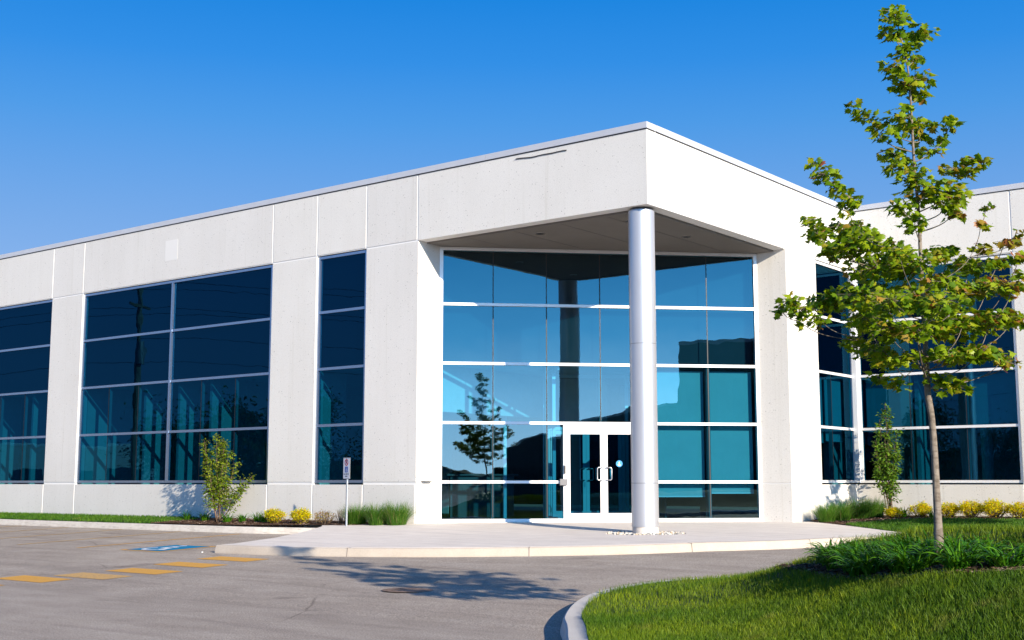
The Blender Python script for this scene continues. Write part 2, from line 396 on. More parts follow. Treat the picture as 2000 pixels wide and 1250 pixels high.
# walkway slab -------------------------------------------------------
KF = smoothline([(-19.42, 15.62), (-18.2, 15.66), (-17.1, 15.86), (-15.0, 16.58), (-12.95, 17.74), (-11.7, 18.75), (-10.85, 19.85), (-10.25, 21.2), (-10.02, 22.4), (-9.7, 23.5), (-8.8, 24.3), (-7.4, 24.62), (-4, 24.7), (12, 24.7)], 5)
KW = .16
KFi = offset(KF, KW)                       # inner edge of the kerb = edge of the slab
cut = next(i for i, p in enumerate(KFi) if p[0] > -8.3)
SL_L = [(-19.30, 16.0), (-19.6, 17.3), (-20.3, 18.8), (-21.1, 20.0), (-21.45, 20.32), (-20.6, 20.46), (-20.1, 20.85), (-19.75, 21.24)]
BL = [(-19.40, 21.24), (-19.40, 22.02), (-13.86, 27.58), (-13.1, 27.55), (-13.1, 28.35)]
SL_R = [(-12.3, 27.7), (-11.2, 26.75), (-10.1, 25.75), (-9.2, 25.05), (-8.4, 24.62)]
SLAB = KFi[:cut]+SL_R[::-1]+BL[::-1]+SL_L[::-1]
bl_line = [(-20.5, 21.27), (-19.4, 21.27), (-19.4, 22.04), (-13.9, 27.55), (-13.13, 27.55), (-13.13, 31)]
def slab_z(x, y):
    d1, _ = polydist((x, y), bl_line); d2, q = polydist((x, y), KFi[:cut])
    zk = asph(*q)+.152
    if x < -19.2: zk = min(zk, asph(x, y)+.15)
    z = -.01+(zk+.01)*d1/(d1+d2+1e-6)
    if x < -20.5: z = max(z, asph(x, y)+.13)
    return z
CX, CY = -13.5, 21.62
pit = [(CX+.80*math.cos(a)*(1+.03*math.sin(5*a)), CY+.80*math.sin(a)) for a in np.linspace(0, 2*math.pi, 28, endpoint=False)]
tag(sheet('walkway', SLAB, slab_z, CONC, .45, [pit], skirt=.25), kind='structure')
def kh(x, y): return asph(x, y)+.15
ko = kerb('walkway_kerb', KF, 1, m_concrete('walkway_kerb_concrete', (.47, .405, .335), (.54, .475, .40), False), w=KW)
tag(ko, kind='structure')
# kerb along the lot, left
KL = smoothline([(-75, 19.55), (-50, 19.55), (-34, 19.55), (-27, 19.62), (-23.6, 19.75), (-22.4, 20.02), (-21.5, 20.28)], 5)
tag(kerb('lot_kerb', KL, 1, KERB, w=.18), kind='structure')
KLi = offset(KL, .18)
# joints across the kerbs and slab, thin dark grooves
gj = MB()
for i in (12, 19, 28, 38, 46):
    a = np.array(KF[i]); b = np.array(KFi[i]); t = (b-a)/np.hypot(*(b-a)); s_ = np.array([-t[1], t[0]])*.008
    z0 = asph(*a)+.0; zt = z0+.154
    p = [a-t*.006+s_, a-t*.006-s_, a+t*.03-s_, a+t*.03+s_, b-s_, b+s_]
    gj.add([(*p[0], z0), (*p[1], z0), (*p[2], zt), (*p[3], zt), (*p[4], zt+.002), (*p[5], zt+.002)], [(0, 1, 2, 3), (3, 2, 4, 5)])
tag(obj('kerb_joints', gj, plain('joint_dark', (.22, .19, .17), .9)), kind='structure')

# bed and lawn strip left --------------------------------------------
def bedz(x, y): return -.125+.11*min(1, max(0, (y-19.8)/1.45))
LB = [p for p in KLi if p[0] <= -27.2]
xb = -27.2
lawnL = LB+[(xb, KLi[0][1]+.02), (-26.9, 20.9), (-26.6, 21.26), (-75, 21.26)]
lawnL = [(-75, 19.73), (-50, 19.73), (-34, 19.73), (-27.2, 19.80), (-27.0, 20.3), (-26.6, 20.75), (-26.9, 21.262), (-75, 21.262)]
tag(sheet('lawn_soil', lawnL, bedz, SOIL, .8), kind='structure')
bedL = [(-27.2, 19.80), (-23.65, 19.93), (-22.5, 20.20), (-21.55, 20.47), (-20.6, 20.48), (-20.12, 20.87), (-19.78, 21.262), (-26.9, 21.262), (-26.6, 20.75), (-27.0, 20.3)]
tag(sheet('mulch_bed', bedL, lambda x, y: bedz(x, y)+.02, MULCH, .3), kind='structure')

# right lawn in front of the wing -------------------------------------
KRi = [p for p in KFi if p[0] > -8.5]
def lawnRz(x, y):
    d, q = polydist((x, y), SL_R+KRi)
    return (slab_z(*q) if q[0] < -8.4 else asph(*q)+.15)+.16*min(1, d/6.)
edgeB = [(-13.1, 28.35), (-12.3, 27.9), (-11.9, 28.6), (-11.5, 29.6), (-10.6, 30.0), (-8.0, 30.15), (-4, 30.2), (12, 30.2)]
lawnR = SL_R[:]+KRi+edgeB[::-1][:-2]+[(-12.0, 27.6)]
lawnR = SL_R[1:]+KRi+[(12, 30.2), (-4, 30.2), (-8, 30.15), (-10.6, 30.0), (-11.3, 29.2), (-11.6, 28.2), (-11.75, 27.35)]
lawnRo = sheet('lawn_soil', lawnR, lawnRz, SOIL, .6); tag(lawnRo, kind='structure')
bedR = [(-13.1, 28.35), (-12.3, 27.7), (-11.75, 27.35), (-11.6, 28.2), (-11.3, 29.2), (-10.6, 30.0), (-8, 30.15), (-4, 30.2), (12, 30.2), (12, 31.45), (-13.1, 31.45)]
tag(sheet('mulch_bed', bedR, lambda x, y: lawnRz(x, y)+.01, MULCH, .5), kind='structure')

# island ----------------------------------------------------------------
IK = smoothline([(-7.25, 10.07), (-7.75, 10.75), (-8.3, 11.75), (-8.62, 12.7), (-8.62, 13.7), (-8.2, 14.6), (-7.3, 15.35), (-5.5, 16.0), (-2, 16.8), (4, 18), (12, 19), (14, 14), (13, 6), (6, 4.6), (1, 4.7), (-3.2, 6.3), (-5.6, 8.0)], 5, closed=True)
# travel is clockwise, the body lies to the right
tag(kerb('island_kerb', IK, -1, KERB2, w=.22, closed=True), kind='structure')
Pn = [np.array(p) for p in IK]
IKi = []
for i in range(len(Pn)):
    a = Pn[i-1]; b = Pn[(i+1) % len(Pn)]; t = (b-a)/np.hypot(*(b-a)); IKi.append((Pn[i][0]+t[1]*.22, Pn[i][1]-t[0]*.22))
IKl = IKi+[IKi[0]]
IKA = np.array(IKl)
def isl_d(x, y):
    A = IKA[:-1]; B = IKA[1:]; d = B-A; p = np.array([x, y]); t = np.clip(((p-A)*d).sum(1)/(d*d).sum(1), 0, 1)
    q = A+t[:, None]*d; r = np.hypot(*(p-q).T); i = int(r.argmin()); return r[i], q[i]
def isl_z(x, y):
    d, q = isl_d(x, y)
    return asph(*q)+.155+min(.69, .90*(lambda s: s*s*(3-2*s))(min(d/3.9, 1))**1.6)*(0.98+.02*math.sin(x*1.3+y))
ISLAND = sheet('island_soil', IKi, isl_z, SOIL, .45); tag(ISLAND, kind='structure')

# mulch bed on the island: an outline lying on the mound
DT = 11.0
TB = on_z(1836, 1098, .24); TBx, TBy = float(TB[0]), float(TB[1])
def isl_at(px, py):
    best = (9, None); dep = 7.5
    while dep < 13.5:
        P = at_depth(px, py, dep); g = P[2]-isl_z(P[0], P[1])
        if g < best[0]: best = (g, P)
        if g < 0: break
        dep += .04
    return float(best[1][0]), float(best[1][1])
front = [isl_at(px, py) for px, py in ((1560, 1118), (1600, 1131), (1700, 1136), (1800, 1132), (1900, 1126), (2000, 1121), (2150, 1118))]
f0 = np.array(front[0]); v2 = VW[:2]
back = [tuple(np.array(p)+v2*(2.3 if 0 < i < 6 else 1.2)) for i, p in enumerate(front)]
IBED = front+back[::-1]
tag(sheet('mulch_bed', smoothline(IBED, 3, True), lambda x, y: isl_z(x, y)+.012, MULCH, .25), kind='structure')

# ------------------------------------------------------------------ blades of turf
def blades(name, P, h, w, mat, lean=.35, seg=2):
    n = len(P); P = np.asarray(P, float); h = np.asarray(h); ang = rng.uniform(0, 2*math.pi, n)
    la = rng.uniform(0, 2*math.pi, n); ln = rng.uniform(.05, 1, n)*lean*h
    wx = np.cos(ang)*w/2; wy = np.sin(ang)*w/2
    V = np.zeros((n, 5, 3))
    V[:, 0] = P+np.stack([wx, wy, np.zeros(n)-.01], 1); V[:, 1] = P-np.stack([wx, wy, np.zeros(n)+.01], 1)
    mid = P+np.stack([np.cos(la)*ln*.35, np.sin(la)*ln*.35, h*.58], 1)
    V[:, 2] = mid-np.stack([wx*.8, wy*.8, 0*wx], 1); V[:, 3] = mid+np.stack([wx*.8, wy*.8, 0*wx], 1)
    V[:, 4] = P+np.stack([np.cos(la)*ln, np.sin(la)*ln, h], 1)
    b = np.arange(n)[:, None]*5
    return npmesh(name, V.reshape(-1, 3), [b+np.array([[0, 1, 2, 3]]), b+np.array([[3, 2, 4]])], mat)
def scatter(sheetobj, dens, keep):
    """random points on the triangles of a sheet"""
    me = sheetobj.data; vs = np.array([v.co[:] for v in me.vertices]); out = []
    T = []
    for p in me.polygons:
        idx = p.vertices[:]
        for k in range(1, len(idx)-1): T.append((idx[0], idx[k], idx[k+1]))
    T = np.array(T); A, B, C = vs[T[:, 0]], vs[T[:, 1]], vs[T[:, 2]]
    ar = np.linalg.norm(np.cross(B-A, C-A), axis=1)/2; cen = (A+B+C)/3
    d = dens(cen); cnt = rng.poisson(ar*d); i = np.repeat(np.arange(len(T)), cnt)
    r1 = np.sqrt(rng.random(len(i)))[:, None]; r2 = rng.random(len(i))[:, None]
    P = A[i]*(1-r1)+B[i]*r1*(1-r2)+C[i]*r1*r2
    return P[keep(P)]
def inpoly_np(P, poly):
    x, y = P[:, 0], P[:, 1]; c = np.zeros(len(P), bool); j = len(poly)-1
    for i in range(len(poly)):
        xi, yi = poly[i]; xj, yj = poly[j]
        if yi != yj: c ^= ((yi > y) != (yj > y)) & (x < (xj-xi)*(y-yi)/(yj-yi)+xi)
        j = i
    return c
ibed_s = smoothline(IBED, 3, True)
def view(P):
    dep = P@VW; lat = P@RT; return dep, 1000+FPX*lat/np.maximum(dep, .1)
def dens_isl(c):
    dep, px = view(c); return np.where((px > 950) & (px < 2200) & (dep > 6.5) & (dep < 19), np.where(dep < 11, 7000, np.where(dep < 13, 4500, 1800)), 50)
P = scatter(ISLAND, dens_isl, lambda P: ~inpoly_np(P, ibed_s))
tag(blades('grass', P, rng.uniform(.035, .085, len(P))*(1+.2*np.sin(P[:, 0]*2.1)*np.sin(P[:, 1]*1.7)), rng.uniform(.003, .006, len(P)), TURF, .7),
    'green mown lawn on the mounded island in the foreground', 'grass', kind='stuff')
P = scatter(lawnRo, lambda c: np.where((view(c)[1] < 2300), 900, 20), lambda P: P[:, 0] > -99)
tag(blades('grass', P, rng.uniform(.04, .075, len(P)), rng.uniform(.008, .014, len(P)), TURF2, .5),
    'dark green lawn between the walkway and the right wing', 'grass', kind='stuff')
lo = [o for o in COL.objects if o.name == 'lawn_soil'][0]
P = scatter(lo, lambda c: np.where(c[:, 0] > -41, 900, 20), lambda P: P[:, 0] > -99)
tag(blades('grass', P, rng.uniform(.04, .075, len(P)), rng.uniform(.01, .016, len(P)), TURF2, .5),
    'narrow strip of lawn between the parking lot kerb and the left facade', 'grass', kind='stuff')

# ------------------------------------------------------------------ road markings
def mark(name, quad, mat, dz=.005, label=None, group=None):
    mb = MB()
    n = 6; q = [np.array(p, float) for p in quad]; vs = []; fs = []
    for i in range(n+1):
        for j in range(n+1):
            s, t = i/n, j/n; p = q[0]*(1-s)*(1-t)+q[1]*(1-s)*t+q[2]*s*t+q[3]*s*(1-t); vs.append((p[0], p[1], asph(*p)+dz))
    for i in range(n):
        for j in range(n): fs.append((i*(n+1)+j, (i+1)*(n+1)+j, (i+1)*(n+1)+j+1, i*(n+1)+j+1))
    o = obj(name, mb.add(vs, fs), mat)
    me = o.data; bm = bmesh.new(); bm.from_mesh(me)
    for fc in bm.faces:
        if fc.normal.z < 0: fc.normal_flip()
    bm.to_mesh(me); bm.free()
    return o
stalls = [(-23.35, 15.2), (-25.6, 15.2), (-28.0, 15.3), (-30.4, 15.3), (-32.7, 15.3), (-35.1, 15.3), (-37.5, 15.3)]
ordn = ['nearest', 'second', 'third', 'fourth', 'fifth', 'sixth', 'seventh']
for i, (x, y) in enumerate(stalls):
    o = mark('stall_line', [(x-.05, y), (x+.05, y), (x+.05, 19.5), (x-.05, 19.5)], ORANGE_OLD if i else ORANGE)
    tag(o, 'thin worn orange parking line, %s in the row counted from the blue symbol' % ordn[i], 'parking line', 'parking stall lines')
ys = [14.57, 13.49, 12.38, 11.5, 10.76, 9.7, 8.8]
labs = ['orange crossing bar closest to the tip of the walkway', 'orange crossing bar second from the walkway tip', 'orange crossing bar third from the walkway tip', 'faded orange crossing bar fourth from the walkway tip', 'orange crossing bar fifth from the walkway tip', 'orange crossing bar cut by the left edge of the picture', 'orange crossing bar farthest from the walkway']
x0s = [-18.63, -18.43, -18.2, -18.3, -18.8, -18.9, -19]
for y, l, x0 in zip(ys, labs, x0s):
    m_ = ORANGE_OLD if 'faded' in l else ORANGE
    tag(mark('crossing_bar', [(x0, y), (x0+1.36, y), (x0+1.36, y+.55), (x0, y+.55)], m_), l, 'crosswalk bar', 'orange crossing bars on the asphalt')
# blue accessible stall symbol
sx0, sx1, sy0, sy1 = -21.98, -20.68, 15.27, 16.70
root = empty('accessible_parking_symbol', ((sx0+sx1)/2, sy0, 0)); tag(root, 'painted blue square with white wheelchair figure and orange border on the asphalt', 'parking symbol')
def reparent(o, p):
    o.parent = p; o.matrix_parent_inverse = Matrix.Translation(p.location).inverted(); return o
reparent(mark('border', [(sx0, sy0), (sx1, sy0), (sx1, sy1), (sx0, sy1)], ORANGE), root)
b = .09; reparent(mark('blue_panel', [(sx0+b, sy0+b), (sx1-b, sy0+b), (sx1-b, sy1-b), (sx0+b, sy1-b)], BLUEP, .009), root)
def isa_strokes():
    """wheelchair figure as polylines in a unit square (x right, y up): (points, halfwidth)"""
    arc = [(.44+.24*math.cos(a), .32+.24*math.sin(a)) for a in np.linspace(R(150), R(375), 18)]
    return [(arc, .042), ([(.42, .76), (.45, .42), (.66, .42), (.76, .18), (.84, .21)], .048), ([(.43, .60), (.64, .60)], .035)], ((.41, .87), .075)
def isa_mesh(T, w=1):
    mb = MB(); st, (hc, hr) = isa_strokes()
    for pts, hw in st:
        for a, b_ in zip(pts[:-1], pts[1:]):
            a = np.array(a); b_ = np.array(b_); t = (b_-a)/np.hypot(*(b_-a)); n_ = np.array([-t[1], t[0]])*hw; e = t*hw*.4
            q = [a-e-n_, b_+e-n_, b_+e+n_, a-e+n_]; mb.add([T(*p) for p in q], [(0, 1, 2, 3)])
    c = [T(hc[0]+hr*math.cos(a), hc[1]+hr*math.sin(a)) for a in np.linspace(0, 2*math.pi, 14, endpoint=False)]
    mb.add(c, [tuple(range(14))]); return mb
bw, bh = sx1-sx0-2*b, sy1-sy0-2*b
k_ = [0]
def Tg(u, v):
    k_[0] += 1; x = sx0+b+bw*(.04+.92*u); y = sy0+b+bh*(.02+.95*v); return (x, y, asph(x, y)+.0125+.00002*k_[0])
reparent(obj('wheelchair_figure', isa_mesh(Tg), WHITEROAD), root)
# drain cover
mx, my = -11.66, 12.66; root = empty('drain_cover', (mx, my, asph(mx, my))); tag(root, 'rusty round drain cover set in the asphalt driveway', 'drain cover')
zc = asph(mx, my)+.02
mb = MB(); n = 40
ro = [(.36*math.cos(2*math.pi*i/n), .36*math.sin(2*math.pi*i/n)) for i in range(n)]; ri = [(p[0]*.9, p[1]*.9) for p in ro]
mb.add([(*p, .004) for p in ro]+[(*p, .008) for p in ri], [(i, (i+1) % n, n+(i+1) % n, n+i) for i in range(n)])
obj('rim', mb, RUST, root)
mb = MB()
for i in range(-7, 8):
    y = i*.042; L = math.sqrt(max(0, .32**2-y*y)); mb.box(-L, L, y-.012, y+.012, .0, .009)
for x in (-.13, 0, .13): mb.box(x-.012, x+.012, -.28, .28, .0, .0105)
obj('grate', mb, RUST, root)
mb = MB(); mb.add([(*p, .0035) for p in ri], [tuple(range(n))]); obj('shaft', mb, BLACK, root)
# crack from the cover
mb = MB(); P0 = [(-11.9, 12.98), (-12.02, 13.25), (-11.9, 13.45), (-12.1, 13.85)]
for a, b_ in zip(P0[:-1], P0[1:]):
    a = np.array(a); b_ = np.array(b_); t = (b_-a)/np.hypot(*(b_-a)); s_ = np.array([-t[1], t[0]])*.009
    mb.add([(*(a-s_), asph(*a)+.006), (*(a+s_), asph(*a)+.006), (*(b_+s_), asph(*b_)+.006), (*(b_-s_), asph(*b_)+.006)], [(0, 1, 2, 3)][::-1])
tag(obj('road_crack', mb, BLACK), kind='structure')
# white pebble on the road
mb = MB(); pq = on_z(395, 1080, asph(0, 15.3)); mb.tube([(pq[0], pq[1], pq[2]), (pq[0], pq[1], pq[2]+.015), (pq[0], pq[1], pq[2]+.025)], [.022, .02, .008], 7)
tag(obj('pebble', mb, WPLAST), 'small white stone lying on the asphalt beside the walkway tip', 'stone')
# ------------------------------------------------------------------ the office building
BLD = empty('office_building', (-19.4, 21.27, 0))
tag(BLD, 'long white precast concrete office building with blue tinted glass and a corner entrance canopy', 'office building')
def bpart(name, mb, mat, parent=None, **k):
    o = obj(name, mb, mat, **k)
    o.parent = parent or BLD
    if parent is None: o.matrix_parent_inverse = Matrix.Translation(BLD.location).inverted()
    return o
def bsplit(name, mb, mat, parent=None, nv=8):
    nv = 4 if len(mb.f) == len(mb.v)//4 else 8
    nf = 1 if nv == 4 else 6
    for i in range(len(mb.v)//nv):
        m2 = MB(); m2.v = mb.v[i*nv:(i+1)*nv]; m2.f = [tuple(a-i*nv for a in f) for f in mb.f[i*nf:(i+1)*nf]]
        bpart(name, m2, mat, parent)
def frameM(x, y, ang): return Matrix.Translation((x, y, 0)) @ Matrix.Rotation(R(ang), 4, 'Z')
ML = frameM(0, 21.27, 0)            # left facade: u = X, depth into the building = +Y
MR = frameM(-13.13, 0, 90)          # right facade: u = Y, depth = -X
MW = frameM(0, 31.47, 0)            # wing facade
MG = frameM(-19.405, 22.04, 45)     # diagonal entrance glass: u from left jamb
ZT = 8.10; ZH = 6.53; ZS = .91; RV = .012; GP = .022
core = MB(); plates = MB()
def plate(M, u0, u1, z0, z1, gl=GP, gr=GP, gb=GP, gt=GP): plates.box(u0+gl, u1-gr, 0, RV, z0+gb, z1-gt, M)
# left facade
def corebox(M, u0, u1, z0, z1, d1=.30): core.box(u0, u1, RV, d1, z0, z1, M)
corebox(ML, -60, -13.142, ZH, ZT)
corebox(ML, -60, -19.4-RV, -.35, ZS-.05)
LE = [-60, -52.95, -44.6, -42.95, -34.57, -32.93, -24.47, -22.81, -21.09, -19.42]
for a, b in zip(LE[:-1], LE[1:]):
    plate(ML, a, b, ZH, ZT, gt=.0); plate(ML, a, b, -.10, ZS-.02, gb=0)
plate(ML, -19.42, -13.13, ZH, ZT, gb=0, gt=0, gr=0)
for a, b in ((-60, -52.95), (-44.6, -42.95), (-34.57, -32.93), (-24.47, -22.81)):
    corebox(ML, a+.0, b-.0, ZS-.05, ZH); plate(ML, a, b, ZS, ZH, gl=.012, gr=.012)
core.box(-21.09, -19.4-RV, RV, .84, ZS-.05, ZH, ML); plate(ML, -21.09, -19.40, ZS, ZH, gl=.012, gr=0)
core.box(-21.09, -19.4-RV, .30, .84, -.35, ZS-.05, ML)
plates.box(-19.4-RV, -19.4, RV, .765, -.1, ZH, ML)
# right facade
core.box(21.27+.30, 31.47+.3, RV, .30, ZH, ZT, MR)
core.box(27.55+RV, 29.27, RV, .84, -.35, ZH, MR); core.box(29.27, 31.47+RV, RV, .30, -.35, ZS-.05, MR)
plates.box(21.27+RV, 27.53, 0, RV, ZH, ZT, MR); plates.box(27.57, 29.27, 0, RV, ZH+GP, ZT, MR); plates.box(29.29, 31.47, 0, RV, ZH+GP, ZT, MR)
plates.box(27.55+RV, 29.27, 0, RV, ZS, ZH-GP, MR); plates.box(27.55+RV, 31.47, 0, RV, -.1, ZS-.04, MR)
plates.box(27.55, 27.55+RV, 0.0, .79, -.1, ZS-.03, MR); plates.box(27.55, 27.55+RV, 0.0, .79, ZS, ZH, MR)
# wing
core.box(-13.13, 12, RV, .30, ZH, ZT, MW); core.box(-13.13, 12, RV, .30, -.35, ZS-.05, MW)
WE = [-13.13, -8.95, -7.25, 1.1, 2.8, 12]
for a, b in zip(WE[:-1], WE[1:]): plate(MW, a, b, ZH, ZT, gt=0); plate(MW, a, b, -.1, ZS-.02, gb=0)
for a, b in ((-8.97, -7.25), (1.1, 2.8), (11.2, 12)): corebox(MW, a, b, ZS-.05, ZH); plate(MW, a, b, ZS, ZH, gl=.012, gr=.012)
w = bpart('wall', core, REVEAL)
bsplit('precast_panel', plates, PRECAST, w)
# far walls and roof
mb = MB(); mb.box(-60.0, -59.7, 21.58, 60, -.35, ZT); mb.box(11.7, 12, 31.78, 60, -.35, ZT); mb.box(-59.7, 11.7, 59.7, 60, -.35, ZT)
bpart('rear_wall', mb, PRECAST)
mb = MB(); mb.box(-59.7, -13.45, 21.58, 59.7, 7.75, 7.95); mb.box(-13.45, 11.7, 31.78, 59.7, 7.75, 7.95)
bpart('roof', mb, GREYP)
# foundation line and parapet cap
mb = MB(); mb.box(-60, -21.1, .06, .28, -.45, -.101, ML); mb.box(-21.1, -19.46, .05, .8, -.45, -.101, ML); mb.box(27.6, 31.3, .05, .28, -.45, -.101, MR); mb.box(-13.1, 12, .05, .28, -.45, -.101, MW)
bpart('foundation', mb, CONC)
cap = MB(); under = MB()
def capbox(M, u0, u1, seams):
    e = [u0]+seams+[u1]
    for a, b in zip(e[:-1], e[1:]): cap.box(a+.004, b-.004, -.03, .34, 8.115, 8.245, M)
    cap.box(u0+.01, u1-.01, -.022, .33, 8.111, 8.238, M)
    under.box(u0+.02, u1-.02, -.012, .31, 8.095, 8.112, M)  # thin black strip standing in for the shadow line under the cap
capbox(ML, -60, -13.10, [-57+3.05*i for i in range(15) if -57+3.05*i < -14.5])
capbox(MR, 21.27+.345, 31.43, [24.65, 27.7, 30.75]); capbox(MW, -13.45, 12, [-10.4, -7.3, -4.3, -1.2, 1.8, 4.9, 8])
cp = bpart('parapet_cap', cap, CAP); bpart('cap_shadow_strip', under, DARKGAP, cp)
# soffit
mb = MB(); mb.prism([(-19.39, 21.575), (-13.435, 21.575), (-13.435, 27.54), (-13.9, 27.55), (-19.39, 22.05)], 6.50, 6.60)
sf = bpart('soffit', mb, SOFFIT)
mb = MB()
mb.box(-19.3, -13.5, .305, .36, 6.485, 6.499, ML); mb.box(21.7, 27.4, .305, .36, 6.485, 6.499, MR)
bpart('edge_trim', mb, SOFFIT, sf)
for q in (-18.2, -16.9, -15.6, -14.4):
    mb = MB(); mb.box(q-.006, q+.006, 21.64, 22.0+(q+19.39)-.03, 6.497, 6.4995); bpart('soffit_joint', mb, BLACK, sf)
for p in ((1055, 456), (1340, 462), (1229, 431)):
    q = on_z(*p, 6.5); mb = MB()
    n = 20
    for r0, r1, z0, z1 in ((.10, .075, 6.492, 6.492), (.075, .07, 6.492, 6.499)):
        mb.add([(q[0]+r*math.cos(2*math.pi*i/n), q[1]+r*math.sin(2*math.pi*i/n), z) for r, z in ((r0, z0), (r1, z1)) for i in range(n)], [(i, (i+1) % n, n+(i+1) % n, n+i) for i in range(n)])
    mb.cyl(q[0], q[1], 6.492, 6.501, .10, 20)
    d = bpart('downlight', mb, WHITE_ALU)
    mb = MB(); mb.cyl(q[0], q[1], 6.4895, 6.4915, .07, 16); bpart('lamp_opening', mb, BLACK, d)
# white square access panel, dark wavy cable
mb = MB(); mb.box(-29.0, -28.44, -.003, -.0005, 7.08, 7.66, ML); bpart('access_panel', mb, PANELM)
mb = MB(); pts = []
for t in np.linspace(0, 1, 18):
    x = -16.50+1.37*t; z = 8.0-.035*t+.010*math.sin(t*6.0+2.6)+.005*math.sin(t*15); pts.append((x, 21.27-.012, z))
mb.tube(pts, .011, 6); bpart('loose_cable', mb, BLACK)
# wall box on the left jamb
mb = MB(); mb.box(-19.399, -19.25, 21.42, 21.72, .95, 1.37); bx_ = bpart('wall_box', mb, WPLAST, bevel=.008)
mb = MB(); mb.box(-19.385, -19.28, 21.45, 21.69, .935, .949); bpart('tray', mb, GREYP, bx_)

# windows -----------------------------------------------------------
def quadpane(mb, M, u0, u1, z0, z1, d):
    t = [random.uniform(-.0028, .0028) for _ in range(3)]
    c = [(u0, d+t[0], z0), (u1, d+t[1], z0), (u1, d+t[1]+t[2], z1), (u0, d+t[0]+t[2], z1)]
    mb.add([M @ Vector(p) for p in c], [(0, 1, 2, 3)])
def window(M, u0, u1, rows, majors, minors, glass, frame, sp_from, sp_mat, d0=.045, fw=.065, name='window', label=None, dep=.10):
    f = MB(); z0, z1 = rows[0], rows[-1]; dg = d0+.045
    f.box(u0, u0+fw, d0, d0+dep, z0, z1, M); f.box(u1-fw, u1, d0, d0+dep, z0, z1, M)
    us = [u0+fw]+[m for m in majors]+[u1-fw]
    for m in majors: f.box(m-fw/2, m+fw/2, d0-.012, d0+dep, z0+fw, z1-fw, M)
    f.box(u0+fw, u1-fw, d0, d0+dep, z0, z0+fw, M); f.box(u0+fw, u1-fw, d0, d0+dep, z1-fw, z1, M)
    for z in rows[1:-1]:
        for a, b in zip(us[:-1], us[1:]):
            a2 = a+(fw/2 if a in majors else 0); b2 = b-(fw/2 if b in majors else 0)
            f.box(a2, b2, d0+.003, d0+dep-.003, z-fw/2, z+fw/2, M)
    fo = bpart(name, f, frame)
    if label: fo['label'] = label
    g = MB(); gk = MB(); sp = MB(); post = MB()
    cuts = sorted([u0+.03]+list(majors)+list(minors)+[u1-.03])
    for r0, r1 in zip(rows[:-1], rows[1:]):
        cc = cuts if r0 < sp_from-.3 else sorted([u0+.03]+list(majors)+[u1-.03])
        for a, b in zip(cc[:-1], cc[1:]): quadpane(g, M, a, b, r0+.02, r1-.02, dg)
    for m in minors:
        gk.box(m-.009, m+.009, dg-.006, dg-.003, z0+fw, sp_from-.04, M)
        post.box(m-.03, m+.03, dg+.012, dg+.09, z0+fw, sp_from, M)
    sp.box(u0+.02, u1-.02, dg+.10, dg+.13, sp_from, z1-.02, M)
    bsplit('pane', g, glass, fo, 4)
    if minors: bsplit('gasket', gk, DARKGAP, fo, 4); bsplit('inner_post', post, POSTM, fo)
    bpart('spandrel', sp, sp_mat, fo)
    return fo
ROW = [.91, 2.30, 3.69, 5.10, 6.51]
def bays(a, b, n, skip): return [a+(b-a)*i/n for i in range(1, n) if i not in skip]
for a, b in ((-52.95, -44.6), (-42.95, -34.57), (-32.93, -24.50)):
    window(ML, a, b, ROW, [(a+b)/2+.05], bays(a, b, 6, (3,)), GLASS_D, ALU, 3.70, SPANDREL)
window(ML, -22.80, -21.10, ROW, [], [], GLASS_D, ALU, 3.70, SPANDREL)
window(MR, 29.27, 31.47+.045, ROW, [], [30.17], GLASS_D, WHITE_ALU, 3.70, SPANDREL)
k = MB(); k.box(-13.175, -13.05, 31.425, 31.56, .91, 6.51); bpart('corner_mullion', k, WHITE_ALU)
window(MW, -13.049, -8.97, ROW, [], [-11.69, -10.27], GLASS_D, WHITE_ALU, 3.70, SPANDREL)
for a, b in ((-7.25, 1.1), (2.8, 11.2)): window(MW, a, b, ROW, [(a+b)/2], bays(a, b, 6, (3,)), GLASS_D, WHITE_ALU, 3.70, SPANDREL)
# entrance curtain wall ----------------------------------------------
GR = [.0, .93, 2.31, 3.71, 5.12, 6.49]; GW = 7.785
d0, fw, dg = -.02, .065, .03
f = MB()
f.box(0, .085, d0, .12, .0, 6.49, MG); f.box(GW-.085, GW, d0, .12, .0, 6.49, MG)
f.box(.085, GW-.085, d0, .12, 6.42, 6.49, MG)
DU0, DU1 = 2.955, 4.90
f.box(.085, DU0, d0, .12, 0, .075, MG); f.box(DU1, GW-.085, d0, .12, 0, .075, MG)
f.box(.085, DU0, d0, .12, .93-fw/2, .93+fw/2, MG); f.box(DU1+.0, GW-.085, d0, .12, .93-fw/2, .93+fw/2, MG)
for z in (2.31, 3.71, 5.12): f.box(.085, GW-.085, d0, .12, z-fw/2, z+fw/2, MG)
f.box(DU0, DU0+.075, d0-.004, .12, 0, 2.31-fw/2, MG); f.box(DU1-.075, DU1, d0-.004, .12, 0, 2.31-fw/2, MG); f.box(DU0+.075, DU1-.075, d0-.004, .12, 2.16, 2.31-fw/2, MG)
EN = bpart('entrance_window_wall', f, WHITE_ALU)
g = MB(); gk = MB(); sp = MB(); post = MB()
mins = [1.285, 2.57, 3.87, 5.20, 6.515]
cuts = [.05]+mins+[GW-.05]
for i, (a, b) in enumerate(zip(cuts[:-1], cuts[1:])):
    for r0, r1 in zip(GR[:-1], GR[1:]):
        if r0 < 2.2:
            if a < DU0 < b: quadpane(g, MG, a, DU0+.03, r0+.02, r1-.02, dg); continue
            if a < DU1 < b: quadpane(g, MG, DU1-.03, b, r0+.02, r1-.02, dg); continue
            if a > DU0 and b < DU1: continue
        quadpane(g, MG, a, b, r0+.02, r1-.02, dg)
